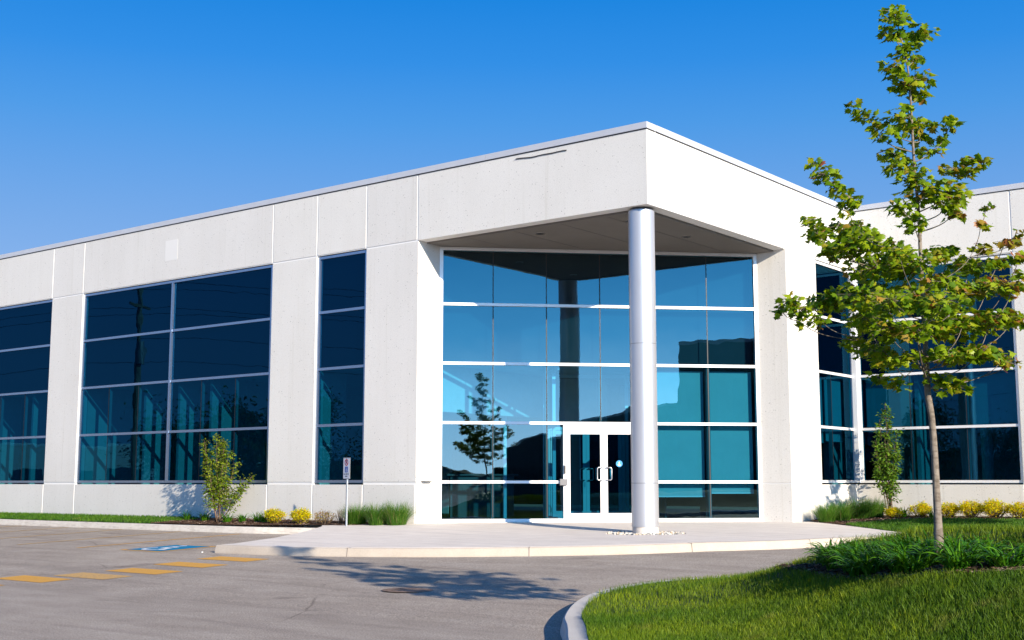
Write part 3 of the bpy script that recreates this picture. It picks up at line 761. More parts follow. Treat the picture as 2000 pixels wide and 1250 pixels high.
for m in mins:
    zz = [(0.08, 6.42)] if not (DU0 < m < DU1) else [(2.35, 6.42)]
    for z0, z1 in zz:
        e = [z for z in (.93, 2.31, 3.71, 5.12) if z0 < z < z1]
        lv = [z0]+e+[z1]
        for q0, q1 in zip(lv[:-1], lv[1:]):
            gk.box(m-.011, m+.011, dg-.008, dg-.004, q0+fw/2+.002, q1-fw/2-.002, MG)
    post.box(m-.035, m+.035, dg+.012, dg+.2, .08 if not (DU0 < m < DU1) else 2.35, 3.70, MG)
sp.box(.08, GW-.08, dg+.30, dg+.34, 3.72, 6.44, MG)
bsplit('pane', g, GLASS_E, EN, 4); bsplit('gasket', gk, DARKGAP, EN); bsplit('inner_post', post, GREYP, EN); bpart('spandrel', sp, SPANDREL_E, EN)
# the two door leaves
def door(M, u0, u1, z0, z1, hand, dd, glass, mat, sticker=False):
    f = MB(); sw = .085
    f.box(u0, u0+sw, dd, dd+.045, z0, z1, M); f.box(u1-sw, u1, dd, dd+.045, z0, z1, M)
    f.box(u0+sw, u1-sw, dd, dd+.045, z0, z0+.19, M); f.box(u0+sw, u1-sw, dd, dd+.045, z1-.10, z1, M)
    o = bpart('door', f, mat)
    g = MB(); quadpane(g, M, u0+sw-.01, u1-sw+.01, z0+.18, z1-.09, dd+.02); bpart('pane', g, glass, o)
    h = MB(); uh = (u1-.045) if hand > 0 else (u0+.045); s = -hand
    for dsgn, dbase in ((-1, dd), (1, dd+.045)):
        y = dbase+dsgn*.06
        pts = [(uh, dbase, 1.27), (uh, y, 1.27), (uh+s*.10, y, 1.27), (uh+s*.125, y, 1.245), (uh+s*.125, y, 1.0), (uh+s*.10, y, .975), (uh, y, .975), (uh, dbase, .975)]
        h.tube([M @ Vector(p) for p in pts], .0125, 8)
    bpart('handle', h, STEEL, o, smooth=True)
    if hand > 0:
        k = MB(); k.box(u1-.06, u1-.02, dd-.012, dd-.001, .80, .93, M); bpart('lock', k, STEEL, o)
        k = MB()
        for z in (.18, 1.08, 1.98): k.box(u0+.002, u0+.016, dd-.010, dd-.001, z, z+.11, M)
        bpart('hinge', k, GREYP, o)
    return o
doorL = door(MG, DU0+.078, 3.925, .01, 2.155, 1, -.018, GLASS_D, DOOR_ALU)
doorR = door(MG, 3.931, DU1-.078, .01, 2.155, -1, -.018, GLASS_D, DOOR_ALU)
# round blue access sticker on the right leaf
su, sz = 4.30, 1.36
k = MB(); n = 28
k.add([MG @ Vector((su+.078*math.cos(2*math.pi*i/n), -.001, sz+.078*math.sin(2*math.pi*i/n))) for i in range(n)], [tuple(range(n))])
so = bpart('sticker', k, STICK, doorR)
k = MB(); n = 14
def T_(u, v): return MG @ Vector((su-.05+.1*u, -.003, sz-.05+.1*v))
k.add([T_(.5+.11*math.cos(2*math.pi*i/n), .86+.11*math.sin(2*math.pi*i/n)) for i in range(n)], [tuple(range(n))])
k.add([T_(*p) for p in ((.38, .74), (.62, .74), (.60, .36), (.40, .36))], [(0, 1, 2, 3)])
k.add([T_(*p) for p in ((.05, .26), (.95, .26), (.82, .12), (.18, .12))], [(0, 1, 2, 3)])
k.add([T_(*p) for p in ((.25, .08), (.75, .08), (.62, -.02), (.38, -.02))], [(0, 1, 2, 3)])
bpart('figure', k, WHITEP, so)
# card reader and opener box at the left post
k = MB(); k.box(DU0+.01, DU0+.05, d0-.03, d0-.005, 1.12, 1.32, MG); bpart('card_reader', k, BLACK, bevel=.004)
k = MB(); k.box(DU0-.10, DU0+.085, d0-.075, d0-.006, .85, 1.0, MG); bpart('door_operator_box', k, GREYP, bevel=.01)
# threshold
k = MB(); k.box(.0, GW, -.10, -.03, -.03, .006, MG); bpart('threshold', k, CONC)

# canopy column -------------------------------------------------------
k = MB(); r_ = .272; n = 64
zb = .04
k.tube([(CX, CY, zb), (CX, CY, .90)], r_, n, False); k.tube([(CX, CY, .908), (CX, CY, 3.71)], r_, n, False); k.tube([(CX, CY, 3.718), (CX, CY, 6.47)], r_, n, False)
colo = bpart('column', k, SATIN)
me = colo.data; bm = bmesh.new(); bm.from_mesh(me)
for fc in bm.faces: fc.smooth = abs(fc.normal.z) < .5
bm.to_mesh(me); bm.free()
k = MB(); k.cyl(CX, CY, 6.47, 6.499, r_-.02, 48); k.tube([(CX, CY, .895), (CX, CY, .913)], r_-.006, 48); k.tube([(CX, CY, 3.705), (CX, CY, 3.723)], r_-.006, 48); bpart('joint_ring', k, GREYP, colo)
k = MB(); k.cyl(CX, CY, -.5, zb+.004, r_-.012, 48); bpart('column_base', k, CONC, colo)

# interiors ------------------------------------------------------------
k = MB(); k.box(-59.7, -19.7, 21.58, 29, -.06, 0); k.prism([(-19.7, 22.3), (-13.9, 28.1), (-13.9, 36), (-19.7, 36)], -.06, -.001); k.box(-13.9, 11.7, 31.78, 38, -.06, -.001); k.box(-19.7+5.8, -13.45, 28.4, 31.78, -.06, -.001)
bpart('interior_floor', k, INFLOOR)
k = MB(); k.box(-59.7, -19.7, 21.62, 29, 3.72, 3.80); k.prism([(-19.7, 22.42), (-14.0, 28.2), (-14, 36), (-19.7, 36)], 3.71, 3.80); k.box(-13.99, 11.7, 31.8, 38, 3.72, 3.80); k.box(-13.99, -13.45, 28.6, 31.78, 3.72, 3.80)
bpart('interior_ceiling', k, INCEIL)
k = MB()
k.box(-59.7, -24.85, 28.7, 28.9, 0, 3.7); k.box(-19.95, -19.75, 22.15, 36, 2.6, 3.7); k.box(-12.8, 11.7, 37.5, 37.7, 0, 3.7)
for x, dpt in ((-38.6, 1.2), (-35.9, .9), (-33.0, 1.6), (-30.13, .85), (-28.58, .8), (-27.2, 1.9), (-23.0, .9), (-50, 1)): k.box(x-.05, x+.05, 21.60, 21.60+dpt, 0, 3.71)
k.box(-11.62-.05, -11.62+.05, 31.85, 33.2, 0, 3.7); k.box(-14.2, -14.1, 31.8, 33.4, 0, 3.7)
k.box(-12.7, -12.6, 33.4, 37.5, 0, 3.7)
bsplit('partition', k, INWALL)
k = MB(); k.cyl(-10.05, 32.35, 0, 3.7, .15, 20); bpart('interior_column', k, INWALL)
# vestibule behind the doors
k = MB(); D = 2.5
for d in (.9, D-.08):
    k.box(2.84, 2.92, d, d+.08, .0, 3.70, MG); k.box(4.98, 5.06, d, d+.08, 0, 3.70, MG)
for z in (2.25, 3.6): 
    k.box(2.85, 2.91, .14, D-.1, z, z+.08, MG); k.box(4.99, 5.05, .14, D-.1, z, z+.08, MG); k.box(2.93, 4.97, D-.07, D-.01, z, z+.08, MG)
k.box(2.85, 2.91, .14, D-.1, 0, .1, MG); k.box(4.99, 5.05, .14, D-.1, 0, .1, MG)
k.box(2.93, 3.02, D-.06, D-.01, .0, 2.25, MG); k.box(4.88, 4.97, D-.06, D-.01, 0, 2.25, MG)
k.box(1.9, 1.99, 3.2, 3.29, 0, 3.7, MG)
bpart('vestibule_frame', k, WHITE_ALU)
door(MG, 3.03, 3.95, .01, 2.24, 1, D-.05, GLASS_D, DOOR_ALU); door(MG, 3.955, 4.875, .01, 2.24, -1, D-.05, GLASS_D, DOOR_ALU)
# lobby desk and bulkhead band that catches the sun
k = MB(); k.box(.6, 2.3, 4.2, 4.8, .0, 1.1, MG); k.box(.5, 2.4, 4.1, 4.9, 1.1, 1.14, MG); bpart('reception_desk', k, DESKM)
k = MB(); k.box(-.4, 4.8, 3.9, 4.0, 2.55, 3.70, MG); bpart('bulkhead', k, INWALL)
# roller blinds
def blind(M, u0, u1, zt, zb, d):
    k = MB(); k.box(u0, u1, d, d+.004, zb, zt, M); o = bpart('roller_blind', k, BLIND)
    k = MB(); k.box(u0, u1, d-.008, d+.012, zb-.03, zb-.001, M); bpart('bottom_bar', k, WHITE_ALU, o)
blind(MG, 5.26, 6.45, 3.60, .60, .26); blind(MG, 6.58, 7.66, 3.60, .68, .26)
blind(MR, 29.45, 30.12, 3.62, 1.95, .32); blind(MR, 30.24, 31.3, 3.62, 2.0, .32)
blind(MW, -12.95, -11.75, 3.62, 2.4, .32); blind(MW, -10.2, -9.1, 3.62, 2.35, .32)
# a few desks and chairs glimpsed through the glass
for M, u, d in ((ML, -26.2, 1.4), (ML, -31.6, 2.2), (ML, -36.6, 1.8), (MW, -12.2, 1.2), (MW, -9.8, 1.3), (MG, 6.3, 1.4)):
    k = MB(); k.box(u-.6, u+.6, d, d+.7, .70, .74, M)
    for a in (-.55, .51): k.box(u+a, u+a+.04, d+.05, d+.65, 0, .70, M)
    o = obj('desk', k, DESKM)
    where = {-26.2: 'behind the right half of the large left window', -31.6: 'behind the left half of the large left window', -36.6: 'behind the leftmost window', -12.2: 'behind the wing window near the inner corner', -9.8: 'behind the wing window at the far right', 6.3: 'below the roller blinds of the entrance'}[u]
    tag(o, 'grey office desk '+where, 'desk', 'desks inside the offices')

# ------------------------------------------------------------------ foliage helpers
def lobed():
    h = [(.0, .0), (.16, -.07), (.40, -.02), (.30, .14), (.54, .36), (.30, .44), (.33, .62), (.14, .66), (0, 1.0)]
    o = h+[(-x, y) for x, y in h[-2:0:-1]]
    return np.array(o+[(0, .32)]), [(i, (i+1) % len(o), len(o)) for i in range(len(o))]
def simple():
    return np.array([(0, 0), (.26, .35), (.2, .68), (0, 1.), (-.2, .68), (-.26, .35)]), [(0, 1, 2, 3), (0, 3, 4, 5)]
def leafmesh(name, P, size, shape, mats, idx=None, parent=None, droop=(20, 75), out=None, fold=.22):
    P = np.asarray(P, float); n = len(P); O, F = shape; k = len(O)
    az = rng.uniform(0, 2*math.pi, n)
    if out is not None: az = np.arctan2(out[:, 1], out[:, 0])+rng.normal(0, 1.1, n)
    dr = np.radians(rng.uniform(droop[0], droop[1], n)); roll = np.radians(rng.normal(0, 28, n))
    d = np.stack([np.cos(az)*np.cos(dr), np.sin(az)*np.cos(dr), -np.sin(dr)], 1)          # leaf axis
    sd = np.stack([-np.sin(az), np.cos(az), 0*az], 1); up = np.cross(d, sd)
    s2 = sd*np.cos(roll)[:, None]+up*np.sin(roll)[:, None]; nn = np.cross(d, s2)
    size = np.broadcast_to(size, n)[:, None, None]
    zz = np.abs(O[:, 0])*fold*2 - .12*O[:, 1]**2
    V = P[:, None, :]+size*(O[None, :, 1, None]*d[:, None, :]+O[None, :, 0, None]*s2[:, None, :]-zz[None, :, None]*nn[:, None, :])
    b = np.arange(n)[:, None, None]*k
    Fs = {}
    for f in F: Fs.setdefault(len(f), []).append(f)
    L = [(b+np.array(v)[None]).reshape(-1, kk) for kk, v in Fs.items()]
    o = npmesh(name, V.reshape(-1, 3), L, mats[0], parent)
    for m in mats[1:]: o.data.materials.append(m)
    if idx is not None:
        mi = np.concatenate([np.repeat(idx, len(v)) for kk, v in Fs.items()]).astype(np.int32)
        o.data.polygons.foreach_set('material_index', mi)
    return o
def curvept(a, b, sag=0, n=6, bow=None):
    a = np.array(a, float); b = np.array(b, float); out = []
    for i in range(n+1):
        t = i/n; p = a*(1-t)+b*t; p = p+np.array([0, 0, sag*math.sin(math.pi*t)])
        if bow is not None: p = p+np.array(bow)*math.sin(math.pi*t)
        out.append(tuple(p))
    return out

# ------------------------------------------------------------------ the young maple on the island
TZ = isl_z(TBx, TBy); TBASE = np.array([TBx, TBy, TZ]); TD = float(TBASE@VW)
MAP = empty('maple_tree', tuple(TBASE))
tag(MAP, 'tall young maple with pale trunk rising from the daylilies on the island', 'maple tree', 'young maples')
trk = [(1836, 1100), (1831, 1000), (1826, 900), (1820, 820), (1812, 765), (1809, 700), (1806, 640), (1802, 570), (1798, 500), (1796, 450), (1792, 390), (1786, 330), (1782, 260), (1779, 200), (1774, 140), (1764, 90), (1752, 45), (1745, 20)]
trw = [18, 14.5, 13.5, 12.5, 12.5, 10, 9, 8.5, 7.5, 7, 6.3, 5.6, 5, 4.3, 3.6, 2.8, 2, 1.2]
TP = [at_depth(px, py, TD+.04*math.sin(i*.9)) for i, (px, py) in enumerate(trk)]
TP[0] = TBASE+np.array([0, 0, -.05])
TR = [w_/2*TD/FPX for w_ in trw]; TR[0] *= 1.25
def loc(p): return tuple(np.array(p)-TBASE)
mb = MB(); mb.tube([loc(p) for p in smoothline(TP, 3)], list(np.interp(np.linspace(0, 1, 3*(len(TP)-1)+1), np.linspace(0, 1, len(TP)), TR)), 12)
trunk = obj('trunk', mb, BARK, MAP, smooth=True)
BL_ = [(1745,22,22,12),(1752,42,28,12),(1745,68,25,12),(1790,65,35,13),(1775,88,22,10),(1765,100,22,10),(1785,112,18,10),(1745,130,25,18),(1785,155,30,18),(1765,165,25,12),(1795,182,22,10),(1772,205,10,8),
 (1672,205,16,10),(1690,222,22,10),(1710,245,16,14),(1718,264,12,9),(1765,230,32,16),(1790,245,30,14),(1745,258,18,12),(1800,268,18,8),(1855,238,16,13),(1843,270,12,8),
 (1745,300,25,12),(1815,295,25,10),(1740,325,20,12),(1770,318,22,12),(1870,328,28,12),(1905,310,20,12),(1895,330,16,12),(1790,345,32,15),(1800,375,35,20),(1850,375,32,20),(1870,385,20,14),
 (1590,318,12,10),(1610,340,25,16),(1640,365,20,14),(1660,385,22,14),(1655,408,15,10),(1760,405,22,14),(1785,430,20,18),(1850,400,25,12),(1862,418,18,10),
 (1585,428,16,10),(1605,450,22,18),(1640,440,28,16),(1670,450,22,18),(1625,480,15,12),(1640,490,35,20),(1700,470,35,22),(1745,490,30,20),(1700,520,45,25),(1780,520,30,20),(1820,500,22,15),(1850,495,25,15),(1890,520,30,15),(1850,550,30,18),
 (1525,603,11,16),(1545,585,18,12),(1570,600,28,16),(1610,585,30,18),(1650,580,35,22),(1600,622,20,12),(1562,628,8,8),
 (1700,570,40,25),(1740,590,40,25),(1790,580,40,25),(1840,590,35,22),(1880,570,30,22),(1930,560,25,20),(1965,555,22,20),(1990,540,12,14),
 (1690,620,35,20),(1740,640,35,20),(1790,640,35,22),(1840,640,35,22),(1890,630,30,20),(1940,620,28,18),(1980,620,20,16),
 (1668,660,15,12),(1700,680,30,16),(1740,700,30,16),(1790,690,22,14),(1850,690,30,16),(1890,690,25,14),(1925,682,25,14),(1960,700,20,10),
 (1758,748,18,13),(1860,752,28,15),(1830,738,22,12),(1715,735,18,10),(1925,405,8,10),(1915,440,12,8),(1912,482,14,8),(1960,470,15,8),(1985,455,10,8),(1950,505,20,10),(1990,500,12,12)]
Wd = lambda y: float(np.interp(y, [0, 200, 300, 400, 520, 600, 680, 760], [.12, .3, .45, .6, .95, 1.15, .95, .3]))
TL0 = 6
leaves = []; lidx = []; outd = []; limbs = MB(); twigs = MB()
TPn = np.array(TP); tz = TPn[:, 2]
def trunk_at(z): 
    z = min(max(z, tz[4]), tz[-1]); return np.array([np.interp(z, tz, TPn[:, j]) for j in range(3)])
nodes = []
for z in np.linspace(tz[4], tz[-1], 40): nodes.append((trunk_at(z), 0.))
for bi, (px, py, rx, ry) in enumerate(sorted(BL_, key=lambda b: abs(b[0]-1795)+.25*abs(600-b[1]))):
    mass = 440 < py < 720 and 1600 < px < 1985
    for rep in range(3 if mass else 1):
        wd = Wd(py); lat = (px-1802)*TD/FPX
        dm = math.sqrt(max(.02, wd*wd-min(lat*lat, wd*wd*.9)))
        off = random.uniform(-dm, dm)*(.9 if mass else .5)
        c = at_depth(px+(random.uniform(-16, 16) if rep else 0), py+(random.uniform(-8, 8) if rep else 0), TD+off)
        n = max(5, int(rx*ry/(8 if not mass else 13)))
        sx = rx*TD/FPX; sz = ry*TD/FPX
        # small twigs with their leaves
        best = min(((np.linalg.norm(c-q)+.22*dq+(3 if q[2] > c[2]-.25*np.linalg.norm((c-q)[:2])-.03 else 0), k3) for k3, (q, dq) in enumerate(nodes)))[1]
        st, dq0 = nodes[best]; latd = c-st; latd[2] = 0; L = np.linalg.norm(c-st)
        bow = np.array([latd[0]*.14, latd[1]*.14, -.05*L])
        if L > .04:
            cp_ = curvept(st, c, 0, 7, bow); r0 = (.004+.008*min(1, L)) if dq0 == 0 else .0045
            for k3, q in enumerate(cp_[2:]): nodes.append((np.array(q), dq0+L*(k3+2)/7))

            limbs.tube([loc(p) for p in cp_], list(np.linspace(r0, .0025, 8)), 6)
        for q in range(n):
            e = rng.normal(0, .52, 3); e = e/max(1, np.linalg.norm(e)/1.05)
            p = c+RT*(e[0]*sx*1.2)+UP*(e[1]*sz*(1.25 if not mass else .95))+VW*(e[2]*max(sx, .10))
            leaves.append(p-TBASE); outd.append(p-TPn[6]); 
            br = .02 if px < 1780 else .10
            if px > 1900: br = .35
            if py < 500 and px > 1905: br = .9
            if px > 1850 and 280 < py < 460: br = .4
            lidx.append(1 if random.random() < br else 0)
            if q % 3 == 0: twigs.tube([loc(c), loc(p)], [.0022, .0013], 4)
limb = obj('limbs', limbs, BARK, MAP, smooth=True); obj('twigs', twigs, BARK, limb)
LS = rng.uniform(.045, .088, len(leaves))
crown = leafmesh('crown', leaves, LS, lobed(), [MAPLE, MAPLE_R], np.array(lidx), MAP, (0, 75), np.array(outd))
# two more young maples beside the building and the island, outside the frame to the right
t2 = copy_tree(MAP); t2.location = (-5.75, 27.1, lawnRz(-5.75, 27.1)); t2.rotation_euler.z = R(200); t2.scale = (1.35, 1.35, .88)
tag(t2, 'maple at the right edge of the picture, few low leaves in view', 'maple tree')

# ------------------------------------------------------------------ daylilies
def arch(name, n, L, w, e0, bend, mat, base_r, parent=None, seg=6, lat=None):
    Ls = rng.uniform(L[0], L[1], n); az = rng.uniform(0, 2*math.pi, n); E0 = np.radians(rng.uniform(e0[0], e0[1], n)); B = np.radians(rng.uniform(bend[0], bend[1], n))
    r = base_r*np.sqrt(rng.random(n)); a2 = az+rng.normal(0, .9, n)
    p = np.stack([r*np.cos(a2), r*np.sin(a2), 0*r-.02], 1); V = np.zeros((n, seg+1, 2, 3)); e = E0.copy()
    sd = np.stack([-np.sin(az), np.cos(az), 0*az], 1); tw = rng.normal(0, .5, n)
    W_ = rng.uniform(w[0], w[1], n)
    for i in range(seg+1):
        t = i/seg; ww = W_*(1-t**2.2)*(.55+.45*min(1, t*4))+.0006
        s_ = sd+np.stack([0*tw, 0*tw, tw*t], 1)
        V[:, i, 0] = p-s_*ww[:, None]/2; V[:, i, 1] = p+s_*ww[:, None]/2
        d = np.stack([np.cos(az)*np.cos(e), np.sin(az)*np.cos(e), np.sin(e)], 1)
        p = p+d*(Ls/seg)[:, None]; e = e-B/seg*(.35+1.3*t)
    b = np.arange(n)[:, None]*(2*(seg+1))
    F = np.concatenate([b+np.array([[2*i, 2*i+1, 2*i+3, 2*i+2]]) for i in range(seg)])
    return npmesh(name, V.reshape(-1, 3), [F], mat, parent)
used = {}
def place(protos, key, x, y, z, s, label, cat, group, rot=None):
    i = used.get(key, 0); used[key] = i+1
    src = protos[i % len(protos)]
    o = src if i < len(protos) else copy_tree(src)
    o.location = (x, y, z); o.scale = (s, s, s*random.uniform(.92, 1.08)); o.rotation_euler.z = random.uniform(0, 6.28) if rot is None else rot
    tag(o, label, cat, group); return o
lil = []
for i in range(4): lil.append(arch('daylily', 120, (.21, .43), (.013, .026), (50, 87), (85, 170), LILY, .12, seg=8))
rows = [('front row', 0, [(1672, 1121), (1698, 1123), (1724, 1124), (1766, 1122), (1806, 1119), (1884, 1112), (1972, 1108), (2060, 1104)]),
        ('middle row', .55, [(1668, 1117), (1700, 1120), (1730, 1121), (1762, 1119), (1806, 1116), (1876, 1110), (1926, 1108), (1990, 1106), (2070, 1104)]),
        ('back row', 1.12, [(1685, 1116), (1708, 1118), (1756, 1117), (1800, 1114), (1850, 1112), (1905, 1110), (1962, 1108), (2030, 1104)]),
        ('rearmost row', 1.7, [(1705, 1116), (1740, 1117), (1790, 1115), (1846, 1112), (1900, 1110), (1950, 1108), (2010, 1104)])]
nums = ['first', 'second', 'third', 'fourth', 'fifth', 'sixth', 'seventh', 'eighth', 'ninth', 'tenth']
for rn, dv, pts in rows:
    for j, (px, py) in enumerate(pts):
        x, y = isl_at(px, max(py, 1113)); dv2 = dv*.85+.12; x += v2[0]*dv2+random.uniform(-.04, .04); y += v2[1]*dv2+random.uniform(-.04, .04)
        place(lil, 'lil', x, y, isl_z(x, y), random.uniform(.76, .92), 'arching green daylily clump, %s from the left in the %s around the maple' % (nums[j], rn), 'daylily', 'daylilies in the island bed')

# ------------------------------------------------------------------ planting along the walls
def spray(name, n, rad, hgt, size, mat, stems, shape='ball', label=None):
    root = empty(name, (0, 0, 0)); mb = MB(); P = []
    for i in range(stems):
        a = random.uniform(0, 6.28); rr = rad*math.sqrt(random.random())*.95; top = (rr*math.cos(a), rr*math.sin(a), hgt*math.sqrt(max(.05, 1-(rr/rad)**2*.75))*random.uniform(.86, 1.06))
        c = curvept((rr*.12*math.cos(a), rr*.12*math.sin(a), -.02), top, 0, 5, (rr*.2*math.cos(a), rr*.2*math.sin(a), 0))
        mb.tube(c, list(np.linspace(.006, .002, 6)), 4); P.append(c)
    pts = []
    for i in range(n):
        c = P[i % stems]; t = random.random()**.32; k_ = min(4, int(t*5)); f_ = t*5-k_
        p = np.array(c[k_])*(1-f_)+np.array(c[k_+1])*f_; pts.append(p+rng.normal(0, rad*.09, 3))
    obj('stems', mb, TWIG, root); pts = np.array(pts); pts[:, 2] = np.maximum(pts[:, 2], .01)
    leafmesh('foliage', pts, rng.uniform(size*.7, size*1.3, n), simple(), [mat], None, root, (-40, 45), pts)
    return root
gold = [spray('golden_shrub', 1900, .31, .40, .045, YELLOW, 70) for _ in range(3)]
wing_pts = [(1745, 31, .74, 'low orange-yellow shrub in front of the columnar tree'), (1797, 46, .95, 'golden shrub left of the maple trunk by the wing wall'), (1852, 40, .9, 'golden shrub just right of the maple trunk by the wing wall'),
            (1897, 46, 1.0, 'golden shrub second to the right of the maple trunk'), (1945, 54, 1.08, 'widest golden shrub, third to the right of the maple trunk'), (1993, 50, 1.0, 'golden shrub cut by the right edge of the picture')]
for px, w_, s, l in wing_pts:
    d_ = ray(px, 1000); yy_ = 30.75 if px > 1760 else 30.2; q = EYE+d_*(yy_/d_[1]); place(gold, 'gold', q[0], q[1], lawnRz(q[0], q[1]), s, l, 'shrub', 'golden shrubs')
def wall_at(px, Y): d_ = ray(px, 1000); q = EYE+d_*(Y/d_[1]); return q[0], q[1]
for px, s, l in ((536, .92, 'golden shrub nearest the multi-stemmed tree under the left windows'), (587, .84, 'golden shrub midway between the multi-stemmed tree and the parking sign')):
    x, y = wall_at(px, 20.55); place(gold, 'gold', x, y, bedz(x, y)+.02, s, l, 'shrub', 'golden shrubs')
rus = spray('russet_shrub', 420, .27, .34, .036, REDSH, 46); x, y = wall_at(634, 20.6); rus.location = (x, y, bedz(x, y)+.02); tag(rus, 'sparse reddish brown and yellow shrub left of the parking sign', 'shrub')
rus2 = spray('dry_shrub', 90, .22, .34, .02, REDSH, 34); x, y = wall_at(668, 20.85); rus2.location = (x, y, bedz(x, y)+.02); tag(rus2, 'almost leafless twiggy shrub behind the sign post', 'shrub')
og = [arch('ornamental_grass', 1100, (.34, .68), (.005, .010), (55, 89), (20, 100), GRASSB, .22, seg=5) for _ in range(3)]
for px, Y, s, l in ((697, 20.75, .92, 'clump of tall ornamental grass right behind the sign post'), (738, 20.72, .92, 'middle clump of ornamental grass beside the entrance corner, left bed'), (775, 20.85, .95, 'ornamental grass clump nearest the left corner of the entrance')):
    x, y = wall_at(px, Y); place(og, 'og', x, y, bedz(x, y)+.02, s, l, 'grass clump', 'ornamental grasses')
for x, y, s, l in ((-12.55, 28.15, .8, 'ornamental grass clump at the right corner of the entrance'), (-12.45, 28.75, .95, 'full ornamental grass clump second from the right entrance corner'), (-12.42, 29.75, 1.0, 'large ornamental grass clump midway along the right facade'), (-12.35, 30.6, .88, 'ornamental grass clump beside the columnar tree')):
    place(og, 'og', x, y, lawnRz(x, y)+.0, s, l, 'grass clump', 'ornamental grasses')
sl_ = [arch('low_daylily', 60, (.20, .34), (.012, .022), (50, 85), (60, 130), LILY, .07, seg=5) for _ in range(2)]
for px, Y, s, l in ((366, 20.75, 1.0, 'leftmost low green daylily beside the wall shadow'), (400, 20.6, 1.15, 'low green daylily left of the multi-stemmed tree'), (444, 20.4, 1.15, 'low green daylily right beside the multi-stemmed tree'), (474, 20.6, 1.05, 'small daylily between the tree and the first golden shrub'), (503, 20.7, 1.1, 'green daylily touching the first golden shrub'), (516, 20.6, 1.0, 'daylily tucked behind the left side of the first golden shrub')):
    x, y = wall_at(px, Y); place(sl_, 'sl', x, y, bedz(x, y)+.02, s, l, 'daylily', 'daylilies along the left wall')
for px, Y, s, l in ((1768, 30.7, 1.1, 'green daylily between the two leftmost golden shrubs of the wing bed'), (1822, 30.5, 1.0, 'green daylily beside the maple trunk in the wing bed')):
    x, y = wall_at(px, Y); place(sl_, 'sl', x, y, lawnRz(x, y)+.01, s, l, 'daylily', 'daylilies along the wing wall')
# multi-stemmed small tree
def stemtree(name, base, stems, leafn, size, mat, spread, shape, bark=TWIG, r0=.016, jit=.1):
    root = empty(name, base); mb = MB(); pts = []; tw = MB()
    for (dx, dy, h, bow) in stems:
        c = curvept((random.uniform(-.06, .06), random.uniform(-.06, .06), -.05), (dx, dy, h), 0, 9, bow)
        mb.tube(c, list(np.linspace(r0, .004, 10)), 6)
        nl = int(leafn*h/sum(s_[2] for s_ in stems))
        for i in range(nl//7):
            t = random.uniform(.27, 1.0); k_ = min(8, int(t*9)); f_ = t*9-k_; p = np.array(c[k_])*(1-f_)+np.array(c[k_+1])*f_
            e = rng.normal(0, 1, 3); e[2] = abs(e[2])*.8; e = e/np.linalg.norm(e)*spread*random.uniform(.3, 1)*(1.25-t*.75)
            tw.tube([p, p+e], [.003, .0015], 4)
            for j in range(7): pts.append(p+e*random.uniform(.25, 1.05)+rng.normal(0, jit*.5, 3))
    tr_ = obj('trunk', mb, bark, root, smooth=True); obj('twigs', tw, bark, tr_); pts = np.array(pts)
    leafmesh('crown', pts, rng.uniform(size*.7, size*1.3, len(pts)), shape, [mat], None, root, (-10, 65), pts); return root
x, y = wall_at(428, 20.5)
def L2(dl, dd=0): return (RT*dl+VW*dd)[:2]
st = []
for dl, dd, h in ((-.42, 0, 2.0), (-.30, .2, 1.75), (-.10, -.1, 2.15), (.05, .15, 1.95), (-.02, .25, 2.05), (.22, -.05, 1.75), (.35, .1, 1.45), (.82, 0, 1.15), (.62, -.15, .98), (-.2, -.25, 1.3), (.12, -.3, 1.4)):
    q = L2(dl, dd); st.append((q[0], q[1], h, (q[0]*.0-.03, q[1]*.05, 0)))
mt = stemtree('multi_stemmed_tree', (x, y, bedz(x, y)+.02), st, 4200, .066, SHRUBL, .28, simple(), r0=.014, jit=.08)
tag(mt, 'small multi-stemmed leafy tree in front of the large left window, its shadow on the wall', 'small tree')
x, y = wall_at(1738, 30.75)
st = []
for dl, dd, h in ((-.02, 0, 2.85), (-.16, .05, 2.45), (.26, 0, 2.2), (-.34, -.05, 1.75), (.1, .1, 2.5), (-.1, -.15, 1.95), (.34, .1, 1.65), (.15, -.1, 1.8), (-.26, .1, 1.9)):
    q = L2(dl, dd); st.append((q[0], q[1], h, (0, 0, 0)))
ct = stemtree('columnar_tree', (x, y, lawnRz(x, y)), st, 2300, .085, SHRUBD, .26, simple(), r0=.014, jit=.08)
tag(ct, 'narrow upright dark green tree in the inner corner by the wing windows', 'small tree')

# ------------------------------------------------------------------ parking sign
sx, sy, sz = -20.53, 20.2, bedz(-20.53, 20.2)
SG = empty('parking_sign', (sx, sy, sz)); tag(SG, 'accessible parking permit sign on a thin metal post beside the ornamental grass', 'sign'); SG.rotation_euler.z = R(-14)
mb = MB(); mb.box(-.025, .025, -.012, .012, -.1, 1.12); mb.box(-.018, .018, .012, .02, -.1, 1.12); obj('post', mb, GALV, SG, bevel=.004)
mb = MB(); mb.box(-.15, .15, -.018, -.0135, 1.09, 1.57); pl = obj('sign_plate', mb, SIGNW, SG, bevel=.002)
mb = MB()
for a, b_ in (((-.145, 1.095), (.145, 1.101)), ((-.145, 1.559), (.145, 1.565))): mb.box(a[0], b_[0], -.0195, -.0185, a[1], b_[1])
for a, b_ in (((-.145, 1.101), (-.139, 1.559)), ((.139, 1.101), (.145, 1.559))): mb.box(a[0], b_[0], -.0195, -.0185, a[1], b_[1])
obj('border', mb, SIGNK, pl)
mb = MB(); n = 30; c_ = (0, 1.465)
def ringp(r, i): return (c_[0]+r*math.cos(2*math.pi*i/n), -.0200, c_[1]+r*math.sin(2*math.pi*i/n))
mb.add([ringp(.078, i) for i in range(n)]+[ringp(.058, i) for i in range(n)], [(i, (i+1) % n, n+(i+1) % n, n+i) for i in range(n)])
